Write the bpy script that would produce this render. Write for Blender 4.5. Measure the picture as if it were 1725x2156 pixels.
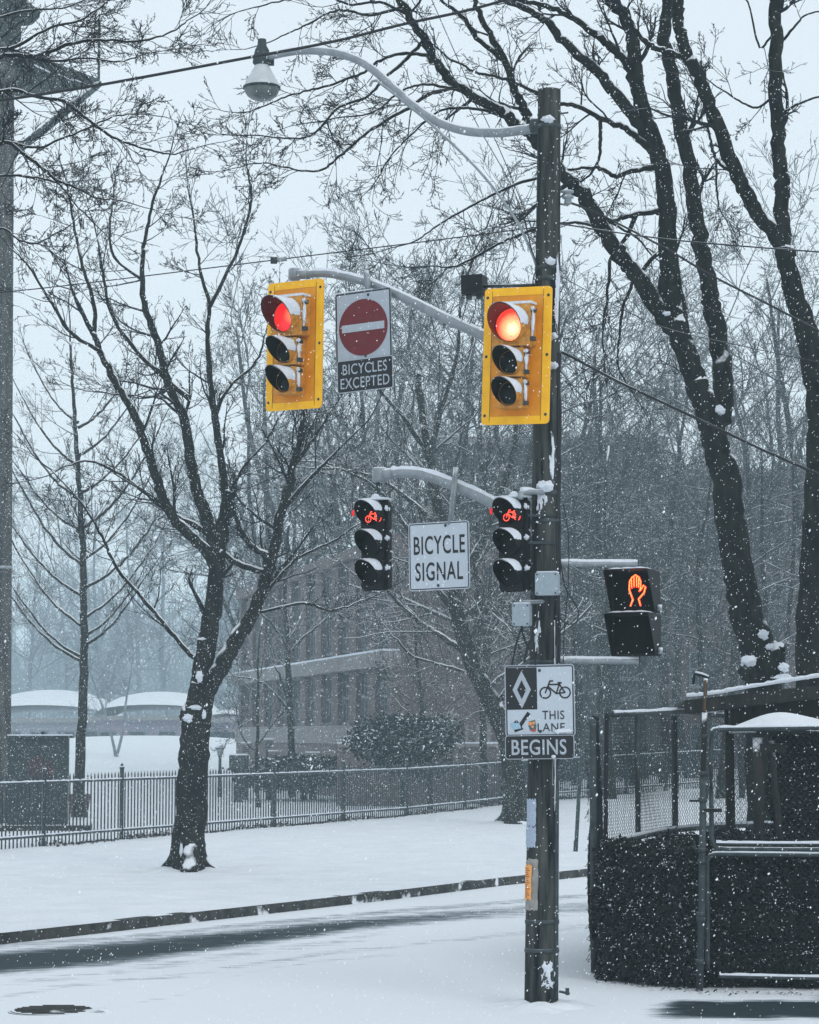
import bpy, math, random
import numpy as np
from mathutils import Vector, Matrix, Euler
R = math.radians
for o in list(bpy.data.objects): bpy.data.objects.remove(o)
S = bpy.context.scene
COL = S.collection
# ------------------------------------------------------------------ camera
EYE = 2.32; FP = 5090.0; CX, CY = 862.5, 1078.0; TH = R(5.24)
cd = bpy.data.cameras.new('camera'); cam = bpy.data.objects.new('camera', cd); COL.objects.link(cam)
cam.location = (0, 0, EYE); cam.rotation_euler = (R(90) + TH, 0, 0)
cd.sensor_fit = 'VERTICAL'; cd.sensor_height = 36; cd.lens = 85; cd.clip_start = .2; cd.clip_end = 3000
S.camera = cam
S.render.resolution_x = 819; S.render.resolution_y = 1024
# ------------------------------------------------------------------ world, overcast daylight
SUN_EL, SUN_AZ = R(48), R(150)
w = bpy.data.worlds.new('World'); S.world = w; w.use_nodes = True
nt = w.node_tree; nt.nodes.clear()
sky = nt.nodes.new('ShaderNodeTexSky'); sky.sky_type = 'NISHITA'; sky.sun_disc = False
sky.sun_elevation = SUN_EL; sky.sun_rotation = SUN_AZ; sky.dust_density = 3; sky.air_density = 1.5
hs = nt.nodes.new('ShaderNodeHueSaturation'); hs.inputs['Saturation'].default_value = .2
mx = nt.nodes.new('ShaderNodeMixRGB'); mx.inputs[0].default_value = .6; mx.inputs[2].default_value = (10.1, 11.5, 12.6, 1)
bg = nt.nodes.new('ShaderNodeBackground'); bg.inputs[1].default_value = .1
wo = nt.nodes.new('ShaderNodeOutputWorld')
nt.links.new(sky.outputs[0], hs.inputs['Color']); nt.links.new(hs.outputs[0], mx.inputs[1])
nt.links.new(mx.outputs[0], bg.inputs[0]); nt.links.new(bg.outputs[0], wo.inputs[0])
sd = bpy.data.lights.new('sun', 'SUN'); sun = bpy.data.objects.new('sun', sd); COL.objects.link(sun)
sd.energy = .5; sd.angle = R(25); sd.color = (1, .97, .93)
sun.rotation_euler = (R(90) - SUN_EL, 0, math.pi - SUN_AZ)
S.view_settings.view_transform = 'Standard'; S.view_settings.look = 'None'
S.view_settings.exposure = .05; S.view_settings.gamma = 1
S.render.engine = 'CYCLES'
S.cycles.volume_bounces = 2; S.cycles.max_bounces = 6; S.cycles.transparent_max_bounces = 16
HAZE = .00145
# ------------------------------------------------------------------ helpers
def O(px, py, Y, dy=0):
    dx = (px - CX) / FP; d = (CY - py) / FP
    k = (Y) / (math.cos(TH) - d * math.sin(TH))
    return Vector((dx * k, Y + dy, EYE + (math.sin(TH) + d * math.cos(TH)) * k))
def G(px, py, z=0):
    d = (CY - py) / FP
    s = (math.sin(TH) + d * math.cos(TH)) / (math.cos(TH) - d * math.sin(TH))
    Y = (z - EYE) / s
    return O(px, py, Y)
def PX(P):
    P = np.asarray(P, float); x, y, z = P[..., 0], P[..., 1], P[..., 2] - EYE
    dep = np.maximum(y * math.cos(TH) + z * math.sin(TH), .5); up = -y * math.sin(TH) + z * math.cos(TH)
    return CX + FP * x / dep, CY - FP * up / dep
def nrm(a): return a / np.maximum(np.linalg.norm(a, axis=-1, keepdims=True), 1e-9)

class MB:
    def __init__(s): s.v = []; s.f = []; s.n = 0
    def add(s, V, F):
        V = np.asarray(V, float).reshape(-1, 3)
        if len(F) == 0: return
        if isinstance(F, np.ndarray): s.f.append(F + s.n)
        else:
            for k in set(len(f) for f in F):
                s.f.append(np.array([f for f in F if len(f) == k]) + s.n)
        s.v.append(V); s.n += len(V)
    def tubes(s, P, Rd, sides=4, closed=False):
        P = np.asarray(P, float); Rd = np.asarray(Rd, float); N, n, _ = P.shape
        T = np.empty_like(P)
        if n > 2: T[:, 1:-1] = P[:, 2:] - P[:, :-2]
        T[:, 0] = P[:, 1] - P[:, 0]; T[:, -1] = P[:, -1] - P[:, -2]
        T = nrm(T)
        m = nrm(P[:, -1] - P[:, 0])
        ref = np.where(np.abs(m[:, 2:3]) > .7, np.array([[1., 0, 0]]), np.array([[0, 0, 1.]]))
        A = nrm(np.cross(T, ref[:, None, :])); B = np.cross(T, A)
        ang = np.arange(sides) * 2 * math.pi / sides
        V = P[:, :, None, :] + Rd[:, :, None, None] * (A[:, :, None, :] * np.cos(ang)[None, None, :, None] + B[:, :, None, :] * np.sin(ang)[None, None, :, None])
        base = (np.arange(N) * n * sides)[:, None, None]
        i = (np.arange(n - 1) * sides)[None, :, None]; j = np.arange(sides)[None, None, :]; j2 = (j + 1) % sides
        a = base + i + j; b = base + i + j2
        F = np.stack([a, b, b + sides, a + sides], -1).reshape(-1, 4)
        s.add(V.reshape(-1, 3), F)
        if closed:
            for e in (0, n - 1):
                F = np.arange(sides)[None, :] + (np.arange(N) * n * sides)[:, None] + e * sides
                if e == 0: F = F[:, ::-1]
                s.f.append(F + s.n - N * n * sides)
    def tube(s, pts, r, sides=8, cap=True):
        n = len(pts); r = [r] * n if np.isscalar(r) else list(r)
        s.tubes([[tuple(p) for p in pts]], [r], sides, cap)
    def box(s, c, size, rz=0, M=None):
        x, y, z = [q / 2 for q in size]
        V = [Vector((i * x, j * y, k * z)) for i in (-1, 1) for j in (-1, 1) for k in (-1, 1)]
        m = Matrix.Translation(Vector(c)) @ Matrix.Rotation(rz, 4, 'Z')
        if M is not None: m = M @ m
        s.add([tuple(m @ v) for v in V], [(0, 1, 3, 2), (4, 6, 7, 5), (0, 4, 5, 1), (2, 3, 7, 6), (0, 2, 6, 4), (1, 5, 7, 3)])
    def hexa(s, P):   # 8 points: bottom 4 then top 4
        s.add([tuple(p) for p in P], [(3, 2, 1, 0), (4, 5, 6, 7), (0, 1, 5, 4), (1, 2, 6, 5), (2, 3, 7, 6), (3, 0, 4, 7)])
    def prism(s, pts2, y0, y1):   # outline in local xz, extruded along y
        n = len(pts2)
        V = [(x, y0, z) for x, z in pts2] + [(x, y1, z) for x, z in pts2]
        F = [tuple(range(n)), tuple(range(2 * n - 1, n - 1, -1))] + [(i, i + n, (i + 1) % n + n, (i + 1) % n) for i in range(n)]
        s.add(V, F)
    def lathe(s, prof, sides=20, c=(0, 0, 0)):
        V = []; F = []
        for r, z in prof:
            for k in range(sides):
                a = 2 * math.pi * k / sides; V.append((c[0] + r * math.cos(a), c[1] + r * math.sin(a), c[2] + z))
        for i in range(len(prof) - 1):
            for k in range(sides):
                k2 = (k + 1) % sides; F.append((i * sides + k, i * sides + k2, (i + 1) * sides + k2, (i + 1) * sides + k))
        s.add(V, F)
    def blob(s, c, r, seed=0, amp=.18, sub=2):
        import bmesh
        from mathutils import noise as NZ
        if amp > .14 and sub == 2: sub = 3
        bm = bmesh.new(); bmesh.ops.create_icosphere(bm, subdivisions=sub, radius=1)
        rg = np.random.default_rng(seed); ph = rg.uniform(0, 6, 6)
        V = []
        for v in bm.verts:
            p = v.co; k = 1 + amp * (1.6 * NZ.noise(p * 1.7 + Vector(ph[:3])) + 1.3 * NZ.noise(p * 4.5 + Vector(ph[3:])) + .8 * NZ.noise(p * 10))
            V.append((c[0] + p.x * k * r[0], c[1] + p.y * k * r[1], c[2] + p.z * k * r[2]))
        F = [tuple(v.index for v in f.verts) for f in bm.faces]; bm.free(); s.add(V, F)
    def mesh(s, name, mat, smooth=True):
        me = bpy.data.meshes.new(name); V = np.concatenate(s.v)
        ft = [f for f in s.f if len(f)]; L = np.concatenate([f.ravel() for f in ft]); tot = np.concatenate([np.full(len(f), f.shape[1]) for f in ft])
        me.vertices.add(len(V)); me.vertices.foreach_set('co', V.astype(np.float32).ravel())
        me.loops.add(len(L)); me.loops.foreach_set('vertex_index', L.astype(np.int32))
        me.polygons.add(len(tot)); st = np.concatenate([[0], np.cumsum(tot)[:-1]])
        me.polygons.foreach_set('loop_start', st.astype(np.int32)); me.polygons.foreach_set('loop_total', tot.astype(np.int32))
        me.polygons.foreach_set('use_smooth', np.full(len(tot), bool(smooth)))
        me.update(calc_edges=True); me.validate()
        if mat: me.materials.append(mat)
        return me
    def build(s, name, mat, parent=None, smooth=False, world=False):
        me = s.mesh(name, mat, smooth); o = bpy.data.objects.new(name, me); COL.objects.link(o)
        if parent is not None:
            o.parent = parent
            if world: me.transform(MW[parent.name].inverted())
        MW[o.name] = MW[parent.name].copy() if parent is not None else Matrix()
        return o
MW = {}
def tag(o, label=None, cat=None, group=None, kind=None):
    if label: o['label'] = label
    if cat: o['category'] = cat
    if group: o['group'] = group
    if kind: o['kind'] = kind
    return o
def thing(name, loc, label, cat, rz=0, roll=0, pitch=0, group=None):
    o = bpy.data.objects.new(name, None); COL.objects.link(o); o.empty_display_size = .1
    o.location = loc; o.rotation_euler = (pitch, roll, rz)
    MW[o.name] = Matrix.Translation(Vector(loc)) @ Euler((pitch, roll, rz)).to_matrix().to_4x4()
    return tag(o, label, cat, group)
def curve_pts(pts, k=6):
    """Catmull-Rom through the points"""
    p = [Vector(q) for q in pts]; p = [2 * p[0] - p[1]] + p + [2 * p[-1] - p[-2]]; out = []
    for i in range(1, len(p) - 2):
        for j in range(k):
            t = j / k; a, b, c, d = p[i - 1], p[i], p[i + 1], p[i + 2]
            out.append(.5 * ((2 * b) + (c - a) * t + (2 * a - 5 * b + 4 * c - d) * t * t + (3 * b - a - 3 * c + d) * t ** 3))
    out.append(p[-2]); return out
def rrect(w, h, r, k=5):
    out = []
    for cx, cz, a0 in ((w / 2 - r, h / 2 - r, 0), (-w / 2 + r, h / 2 - r, 90), (-w / 2 + r, -h / 2 + r, 180), (w / 2 - r, -h / 2 + r, 270)):
        for i in range(k + 1):
            a = R(a0 + 90 * i / k); out.append((cx + r * math.cos(a), cz + r * math.sin(a)))
    return out
def ring2(mb, outer, inner, y):
    n = len(outer); mb.add([(x, y, z) for x, z in outer] + [(x, y, z) for x, z in inner], [(i, (i + 1) % n, (i + 1) % n + n, i + n) for i in range(n)])
def flat(mb, pts2, y): mb.add([(x, y, z) for x, z in pts2], [tuple(range(len(pts2)))])
def stroke(mb, pts2, wd, y):
    """flat stroked polyline in local xz"""
    for (x0, z0), (x1, z1) in zip(pts2[:-1], pts2[1:]):
        d = Vector((x1 - x0, z1 - z0)); L = max(d.length, 1e-6); d /= L; n = Vector((-d.y, d.x)) * wd / 2; e = d * wd * .25
        q = [(x0 - e.x + n.x, z0 - e.y + n.y), (x0 - e.x - n.x, z0 - e.y - n.y), (x1 + e.x - n.x, z1 + e.y - n.y), (x1 + e.x + n.x, z1 + e.y + n.y)]
        flat(mb, q, y); y -= .00004
def text_part(body, w, h, cx, cz, y, mat, parent, bold=.012, space=1.0, name='lettering'):
    c = bpy.data.curves.new('t', 'FONT'); c.body = body; c.size = 1; c.offset = bold; c.align_x = 'CENTER'; c.space_character = space
    c.resolution_u = 4; c.fill_mode = 'FRONT'
    o = bpy.data.objects.new('t', c); COL.objects.link(o); bpy.context.view_layer.update()
    me = bpy.data.meshes.new_from_object(o.evaluated_get(bpy.context.evaluated_depsgraph_get()))
    bpy.data.objects.remove(o); bpy.data.curves.remove(c)
    n = len(me.vertices); a = np.empty(n * 3); me.vertices.foreach_get('co', a); a = a.reshape(-1, 3)
    lo, hi = a.min(0), a.max(0)
    b = np.empty_like(a); b[:, 0] = (a[:, 0] - (lo[0] + hi[0]) / 2) / (hi[0] - lo[0]) * w + cx
    b[:, 2] = (a[:, 1] - (lo[1] + hi[1]) / 2) / (hi[1] - lo[1]) * h + cz; b[:, 1] = y
    me.vertices.foreach_set('co', b.ravel()); me.update(); me.materials.clear(); me.materials.append(mat); me.name = name
    t = bpy.data.objects.new(name, me); COL.objects.link(t); t.parent = parent; return t
# ------------------------------------------------------------------ materials
SNOWC = (.74, .765, .80)
def mk(name, col, col2=None, scale=6, rough=.7, snow=None, snow_noise=3, snow_amt=.35, metal=0, bump=0, bscale=40, stretch=None, spec=.4, patch=None, bdist=.02):
    m = bpy.data.materials.new(name); m.use_nodes = True; t = m.node_tree; b = t.nodes['Principled BSDF']; L = t.links.new
    b.inputs['Roughness'].default_value = rough; b.inputs['Metallic'].default_value = metal
    b.inputs['Specular IOR Level'].default_value = spec
    tc = t.nodes.new('ShaderNodeTexCoord'); mp = t.nodes.new('ShaderNodeMapping'); L(tc.outputs['Object'], mp.inputs[0])
    if stretch: mp.inputs['Scale'].default_value = stretch
    out = None
    c1 = (*col, 1); c2 = (*(col2 or [q * .6 for q in col]), 1)
    nz = t.nodes.new('ShaderNodeTexNoise'); nz.inputs['Scale'].default_value = scale; nz.inputs['Detail'].default_value = 5; nz.inputs['Roughness'].default_value = .65
    L(mp.outputs[0], nz.inputs[0])
    cr = t.nodes.new('ShaderNodeValToRGB'); cr.color_ramp.elements[0].position = .35; cr.color_ramp.elements[1].position = .65
    cr.color_ramp.elements[0].color = c2; cr.color_ramp.elements[1].color = c1
    L(nz.outputs[0], cr.inputs[0]); out = cr.outputs[0]
    if snow is not None or patch is not None:
        sn = t.nodes.new('ShaderNodeTexNoise'); sn.inputs['Scale'].default_value = snow_noise; sn.inputs['Detail'].default_value = 4
        L(tc.outputs['Object'], sn.inputs[0])
        if snow is not None:
            ge = t.nodes.new('ShaderNodeNewGeometry'); sp = t.nodes.new('ShaderNodeSeparateXYZ'); L(ge.outputs['Normal'], sp.inputs[0])
            ad = t.nodes.new('ShaderNodeMath'); ad.operation = 'MULTIPLY_ADD'; ad.inputs[1].default_value = snow_amt * 2; L(sn.outputs[0], ad.inputs[0]); L(sp.outputs[2], ad.inputs[2])
            r = t.nodes.new('ShaderNodeMapRange'); r.inputs[1].default_value = snow + snow_amt - .07; r.inputs[2].default_value = snow + snow_amt + .07
            L(ad.outputs[0], r.inputs[0])
        else:
            r = t.nodes.new('ShaderNodeMapRange'); r.inputs[1].default_value = patch; r.inputs[2].default_value = patch + .06; L(sn.outputs[0], r.inputs[0])
        mm = t.nodes.new('ShaderNodeMixRGB'); mm.inputs[2].default_value = (*SNOWC, 1); L(r.outputs[0], mm.inputs[0]); L(out, mm.inputs[1]); out = mm.outputs[0]
    L(out, b.inputs['Base Color'])
    if bump:
        bn = t.nodes.new('ShaderNodeTexNoise'); bn.inputs['Scale'].default_value = bscale; bn.inputs['Detail'].default_value = 6; L(mp.outputs[0], bn.inputs[0])
        bp = t.nodes.new('ShaderNodeBump'); bp.inputs['Strength'].default_value = bump; bp.inputs['Distance'].default_value = bdist
        L(bn.outputs[0], bp.inputs['Height']); L(bp.outputs[0], b.inputs['Normal'])
    return m
def emis(name, col, st, base=(.02, .02, .02), radial=None, col2=None):
    m = bpy.data.materials.new(name); m.use_nodes = True; t = m.node_tree; b = t.nodes['Principled BSDF']
    b.inputs['Base Color'].default_value = (*base, 1); b.inputs['Roughness'].default_value = .3
    b.inputs['Emission Color'].default_value = (*col, 1); b.inputs['Emission Strength'].default_value = st
    if radial:   # hot filament spot in the lamp: centre (x,z), radius
        tc = t.nodes.new('ShaderNodeTexCoord'); vd = t.nodes.new('ShaderNodeVectorMath'); vd.operation = 'DISTANCE'
        vd.inputs[1].default_value = radial[0]; t.links.new(tc.outputs['Object'], vd.inputs[0])
        cr = t.nodes.new('ShaderNodeValToRGB'); mr = t.nodes.new('ShaderNodeMapRange'); mr.inputs[2].default_value = radial[1]
        t.links.new(vd.outputs['Value'], mr.inputs[0]); t.links.new(mr.outputs[0], cr.inputs[0])
        e = cr.color_ramp.elements; e[0].color = (*col2, 1); e[1].color = (*col, 1)
        nz = t.nodes.new('ShaderNodeTexVoronoi'); nz.inputs['Scale'].default_value = 110; t.links.new(tc.outputs['Object'], nz.inputs[0])
        mr2 = t.nodes.new('ShaderNodeMapRange'); mr2.inputs[1].default_value = 0; mr2.inputs[2].default_value = .8; mr2.inputs[3].default_value = st * 1.1; mr2.inputs[4].default_value = st * .6
        t.links.new(nz.outputs['Distance'], mr2.inputs[0]); t.links.new(mr2.outputs[0], b.inputs['Emission Strength'])
        t.links.new(cr.outputs[0], b.inputs['Emission Color'])
    return m
m_snow = mk('snow', SNOWC, (.66, .69, .735), 1.3, .85, bump=.9, bscale=3.2, bdist=.09)
m_cap = mk('snow_cap', (.74, .78, .84), (.64, .68, .75), 14, .9, bump=.6, bscale=60)
m_bark = mk('bark', (.026, .028, .024), (.005, .007, .007), 9, .95, spec=.1, snow=.44, snow_noise=4, snow_amt=.3, bump=.8, bscale=30, stretch=(1, 1, .35))
m_bark_wet = mk('bark_near', (.022, .024, .020), (.003, .005, .005), 10, .95, spec=.08, snow=.5, snow_noise=5, snow_amt=.25, bump=1, bscale=26, stretch=(1, 1, .35))
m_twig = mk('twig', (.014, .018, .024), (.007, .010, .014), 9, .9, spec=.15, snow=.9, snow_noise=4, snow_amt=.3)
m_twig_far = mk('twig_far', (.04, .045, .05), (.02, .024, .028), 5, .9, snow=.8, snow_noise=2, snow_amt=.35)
m_twig_snowy = mk('twig_snowy', (.04, .045, .048), (.02, .024, .026), 5, .9, snow=.5, snow_noise=3, snow_amt=.35)
m_pole = mk('weathered_pole_wood', (.080, .084, .078), (.005, .010, .013), 13, .95, spec=.1, patch=.74, snow_noise=9, bump=1, bscale=44, stretch=(1, 1, .09))
m_galv = mk('galvanised_steel', (.30, .33, .35), (.22, .25, .27), 14, .5, snow=.62, snow_noise=9, snow_amt=.2, metal=.3)
m_galv_dark = mk('weathered_steel', (.055, .075, .08), (.022, .032, .036), 12, .6, snow=.75, snow_noise=12, snow_amt=.25, metal=.3)
m_black = mk('black_housing', (.008, .010, .011), (.004, .005, .006), 12, .6, spec=.25, snow=.93, snow_noise=18, snow_amt=.2)
m_dark_in = mk('visor_inside', (.006, .007, .007), (.004, .004, .004), 12, .9, spec=.1)
m_yel = mk('yellow_border', (1.0, .53, .003), (.90, .43, .004), 7, .5, patch=.79, snow_noise=34)
m_amb = mk('amber_panel', (.80, .31, .003), (.66, .22, .003), 5, .5, patch=.76, snow_noise=26)
m_hous = mk('amber_housing', (.72, .33, .04), (.40, .17, .035), 16, .5, snow=.8, snow_noise=20, snow_amt=.3)
m_wire = mk('black_cable', (.014, .017, .022), (.01, .012, .016), 5, .6, snow=.96, snow_noise=3, snow_amt=.4)
m_wire_snow = mk('snowy_cable', (.016, .02, .024), (.01, .012, .016), 5, .6, snow=.8, snow_noise=2.5, snow_amt=.5)
m_white = mk('sign_white', (.50, .55, .61), (.46, .51, .57), 18, .45)
m_sgray = mk('sign_white_dim', (.40, .44, .49), (.35, .39, .44), 18, .45)
m_ink = mk('sign_black', (.008, .010, .014), (.006, .007, .010), 9, .5)
m_red = mk('sign_red', (.15, .007, .013), (.11, .006, .010), 14, .5, patch=.73, snow_noise=70)
m_boxg = mk('grey_enclosure', (.30, .36, .40), (.25, .31, .35), 30, .55)
m_iron = mk('painted_iron', (.012, .024, .03), (.008, .015, .02), 5, .5, snow=.72, snow_noise=6, snow_amt=.2)
m_conc = mk('kerb_stone', (.075, .078, .074), (.025, .028, .028), 5, .85, spec=.15, patch=.62, snow_noise=2.4, bump=.5, bscale=20)
m_ivy = mk('ivy_leaf', (.011, .018, .015), (.003, .005, .005), 34, .6, spec=.15, snow=1.0, snow_noise=42, snow_amt=.6)
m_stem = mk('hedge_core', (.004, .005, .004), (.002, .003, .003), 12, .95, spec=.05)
m_mesh = mk('mesh_wire', (.014, .024, .027), (.008, .014, .016), 20, .5, snow=.97, snow_noise=30, snow_amt=.4)
m_wood = mk('dark_wood', (.026, .024, .022), (.008, .009, .009), 8, .85, snow=.6, snow_noise=8, snow_amt=.3, bump=.6, bscale=30, stretch=(1, 1, .2))
m_rust = mk('rusty_steel', (.16, .075, .03), (.03, .035, .035), 16, .8)
# ------------------------------------------------------------------ tree growing
def grow(P, D, L, Rr, levels, rng, rmin):
    out = []; P = np.asarray(P, float); D = nrm(np.asarray(D, float)); L = np.asarray(L, float); Rr = np.asarray(Rr, float)
    for li, lv in enumerate(levels):
        n = lv['n']; N = len(P); pts = np.empty((N, n, 3)); dirs = np.empty((N, n, 3)); d = D.copy(); p = P.copy(); st = (L / (n - 1))[:, None]
        for i in range(n):
            pts[:, i] = p; dirs[:, i] = d
            d = nrm(d + rng.normal(0, lv['wob'], (N, 3)) + np.array([0, 0, lv.get('up', 0)])); p = p + d * st
        t = np.linspace(0, 1, n)[None, :]
        rad = np.maximum(Rr[:, None] * (1 - lv.get('tap', .65) * t), rmin)
        out.append((pts, rad, lv.get('sides', 3)))
        if li + 1 == len(levels): break
        K = lv['kids']
        tt = np.sort(rng.uniform(lv.get('t0', .18), 1, (N, K)), axis=1); f = tt * (n - 1); i0 = np.minimum(f.astype(int), n - 2); fr = (f - i0)[..., None]
        ix = np.arange(N)[:, None]
        cp = pts[ix, i0] * (1 - fr) + pts[ix, i0 + 1] * fr; T = dirs[ix, i0]
        q = rng.normal(0, 1, (N, K, 3)); q[..., 1] *= .8; q = nrm(q - (q * T).sum(-1, keepdims=True) * T)
        a = np.radians(rng.normal(lv.get('ang', 42), 11, (N, K)))[..., None]
        cdv = np.cos(a) * T + np.sin(a) * q
        cl = L[:, None] * lv.get('lf', .5) * (1.15 - .65 * tt) * rng.uniform(.6, 1.25, (N, K))
        crr = np.maximum(rad[ix, i0] * lv.get('rf', .55), rmin)
        P = cp.reshape(-1, 3); D = cdv.reshape(-1, 3); L = cl.ravel(); Rr = crr.ravel()
    return out
def limb_seeds(pts, rads, n, rng, lf, ang=50, t0=.1, rf=.4, planar=1.0, dz=0.0):
    """side shoots along a guided limb"""
    P = np.array([tuple(p) for p in pts]); seg = np.linalg.norm(np.diff(P, axis=0), axis=1); cum = np.concatenate([[0], np.cumsum(seg)]); tot = cum[-1]
    s = rng.uniform(t0, 1, n) * tot; i = np.clip(np.searchsorted(cum, s) - 1, 0, len(seg) - 1); fr = ((s - cum[i]) / np.maximum(seg[i], 1e-6))[:, None]
    pos = P[i] * (1 - fr) + P[i + 1] * fr; T = nrm(P[i + 1] - P[i])
    q = rng.normal(0, 1, (n, 3)); q[:, 1] *= planar; q = nrm(q - (q * T).sum(-1, keepdims=True) * T)
    a = np.radians(rng.normal(ang, 12, n))[:, None]; D = nrm(np.cos(a) * T + np.sin(a) * q + np.array([0, 0, dz]))
    r = np.interp(s, cum, rads)
    return pos, D, lf * rng.uniform(.5, 1.2, n) * (1.1 - .4 * s / tot), r * rf
def limb(mb, opts, Y, w0, w1, wig=.02, rng=None, k=5, sides=8, scale_y=None):
    """guided limb through picture-read points that sit at real depths; widths in metres (radius)"""
    P = []
    for i, q in enumerate(opts):
        yy = Y if len(q) == 2 else q[2]
        P.append(O(q[0], q[1], yy))
    C = curve_pts(P, k); n = len(C)
    if rng is not None:
        for i in range(1, n - 1):
            C[i] = C[i] + Vector(rng.normal(0, wig, 3).tolist())
    rr = [w0 + (w1 - w0) * (i / (n - 1)) for i in range(n)]
    if rng is not None: rr = [r * (1 + rng.normal(0, .05 if w0 < .1 else .022)) for r in rr]
    mb.tube(C, rr, sides)
    return C, rr
def crown(mb, seeds, levels, rng, rmin):
    P = np.concatenate([s[0] for s in seeds]); D = np.concatenate([s[1] for s in seeds]); L = np.concatenate([s[2] for s in seeds]); r = np.concatenate([s[3] for s in seeds])
    for pts, rad, sides in grow(P, D, L, np.maximum(r, rmin), levels, rng, rmin): mb.tubes(pts, rad, sides)
LV_NEAR = [dict(n=9, wob=.13, up=.02, kids=6, ang=36, lf=.6, rf=.6, tap=.75, sides=5, t0=.1), dict(n=7, wob=.15, up=.03, kids=5, ang=38, lf=.48, rf=.62, tap=.75, sides=4, t0=.12),
           dict(n=5, wob=.16, up=.05, kids=3, ang=42, lf=.34, rf=.7), dict(n=3, wob=.16, up=.08)]
rng = np.random.default_rng(7)
# ------------------------------------------------------------------ ground, kerb, road
kp = [G(*q) for q in ((0, 1966), (225, 1942), (350, 1928), (600, 1901), (862, 1872), (1060, 1848), (1235, 1830))]
d0 = (kp[1] - kp[0]).normalized(); d1 = (kp[-1] - kp[-2]).normalized()
kp = [kp[0] - d0 * 90, kp[0] - d0 * 30, kp[0] - d0 * 8] + kp + [kp[-1] + d1 * 8, kp[-1] + d1 * 30, kp[-1] + d1 * 120, kp[-1] + d1 * 600]
kseg = []
for a, b in zip(kp[:-1], kp[1:]):
    n = max(1, min(60, int((b - a).length / .35))) if (b - a).length < 40 else 6
    kseg += [a.lerp(b, i / n) for i in range(n)]
kseg.append(kp[-1]); K = np.array([tuple(p) for p in kseg]); K[:, 2] = 0
KN = np.array([-.86, .51, 0.])      # away from the road
def gh(x, y):
    r = np.clip((y - 68) / 8, 0, 1); r = r * r * (3 - 2 * r)
    hill = 2.2 * np.exp(-(((x + 19) / 22) ** 2 + ((y - 178) / 30) ** 2))
    return r * .036 * np.clip(x, 0, 25) + hill
def sheet(name, dists, zf, mat, kind='structure', attr=None):
    V = K[:, None, :] + KN[None, None, :] * np.asarray(dists)[None, :, None]
    V = V.copy(); V[..., 2] = zf(V[..., 0], V[..., 1], np.asarray(dists)[None, :] + 0 * V[..., 0])
    n, m = V.shape[:2]; i = np.arange(n - 1)[:, None]; j = np.arange(m - 1)[None, :]; a = i * m + j
    F = np.stack([a, a + m, a + m + 1, a + 1], -1).reshape(-1, 4)
    mb = MB(); mb.add(V.reshape(-1, 3), F if dists[-1] < 0 else F[:, ::-1]); o = mb.build(name, mat, smooth=True)
    if attr is not None:
        A = attr(V.reshape(-1, 3)); at = o.data.attributes.new('wet', 'FLOAT', 'POINT'); at.data.foreach_set('value', A.astype(np.float32))
    tag(o, kind=kind); return o
dd = [.015] + list(np.linspace(.3, 12, 60)) + list(np.linspace(12.5, 80, 90)) + list(np.linspace(84, 230, 40)) + [260, 300, 360, 450, 600]
def zg(x, y, d):
    w_ = .012 * np.sin(x * 1.3 + y * .7) * np.sin(y * .9 - x * .4) + .01 * np.sin(x * 3.1 - y * 2.3)
    return .006 + gh(x, y) + w_ * np.clip(d - .2, 0, 1)
ground = sheet('ground', dd, zg, m_snow)
def zr(x, y, d):
    t = np.clip((-d) / 9, 0, 1); t = t * t * (3 - 2 * t)
    return -.125 * (1 - t) + .006 * np.sin(x * 1.1 + 2 * y) * t
def wet(V):
    u, v = PX(V)
    xs = [-400, 0, 250, 500, 750, 862, 1060, 1240, 1500]
    top = np.interp(u, xs, [2040, 2008, 1986, 1961, 1935, 1926, 1908, 1897, 1882]); bot = np.interp(u, xs, [2085, 2046, 2024, 1992, 1957, 1947, 1932, 1922, 1905])
    inten = np.interp(u, xs, [1, 1, .97, .9, .78, .7, .5, .45, .4]); c = (top + bot) / 2; h = (bot - top) / 2
    a = np.clip(1.25 - np.abs(v - c) / h * .6, 0, 1) * inten
    a = np.maximum(a, .40 * np.clip(1.5 - np.abs(v - c) / h * .5, 0, 1) * inten)
    # gritty line left of the tyre tracks and faint older tracks
    for pts, hw, st in (([(-300, 2150), (0, 2102), (140, 2074), (400, 2052), (700, 2005), (862, 1990), (1240, 1948)], 5, .34), ([(-300, 1985), (0, 1992), (250, 1975), (500, 1950), (862, 1916), (1240, 1886)], 5, .45),
                        ([(230, 2125), (400, 2090), (520, 2046), (700, 2020), (862, 2008)], 3, .3), ([(0, 2070), (200, 2052), (500, 2010), (800, 1970)], 8, .33)):
        yy = np.interp(u, [p[0] for p in pts], [p[1] for p in pts]); inn = (u > pts[0][0]) & (u < pts[-1][0])
        a = np.maximum(a, np.where(inn, st * np.clip(1.4 - np.abs(v - yy) / hw * .7, 0, 1), 0))
    pud = np.clip((u - 1330) / 110, 0, 1) * np.clip((v - 2103) / 6, 0, 1) * np.clip((2150 - v) / 9, 0, 1) * np.where(u < 2400, 1, 0)
    pud2 = np.clip((u - 1640) / 40, 0, 1) * np.clip((v - 2094) / 4, 0, 1) * np.clip((2103 - v) / 4, 0, 1) * .8
    a = np.maximum(a * .9, np.maximum(pud * .84, pud2 * .75))
    return np.where(V[:, 1] > 8, a, 0)
mr = bpy.data.materials.new('road_slush'); mr.use_nodes = True; t = mr.node_tree; b = t.nodes['Principled BSDF']; L_ = t.links.new
at = t.nodes.new('ShaderNodeAttribute'); at.attribute_name = 'wet'
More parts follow.
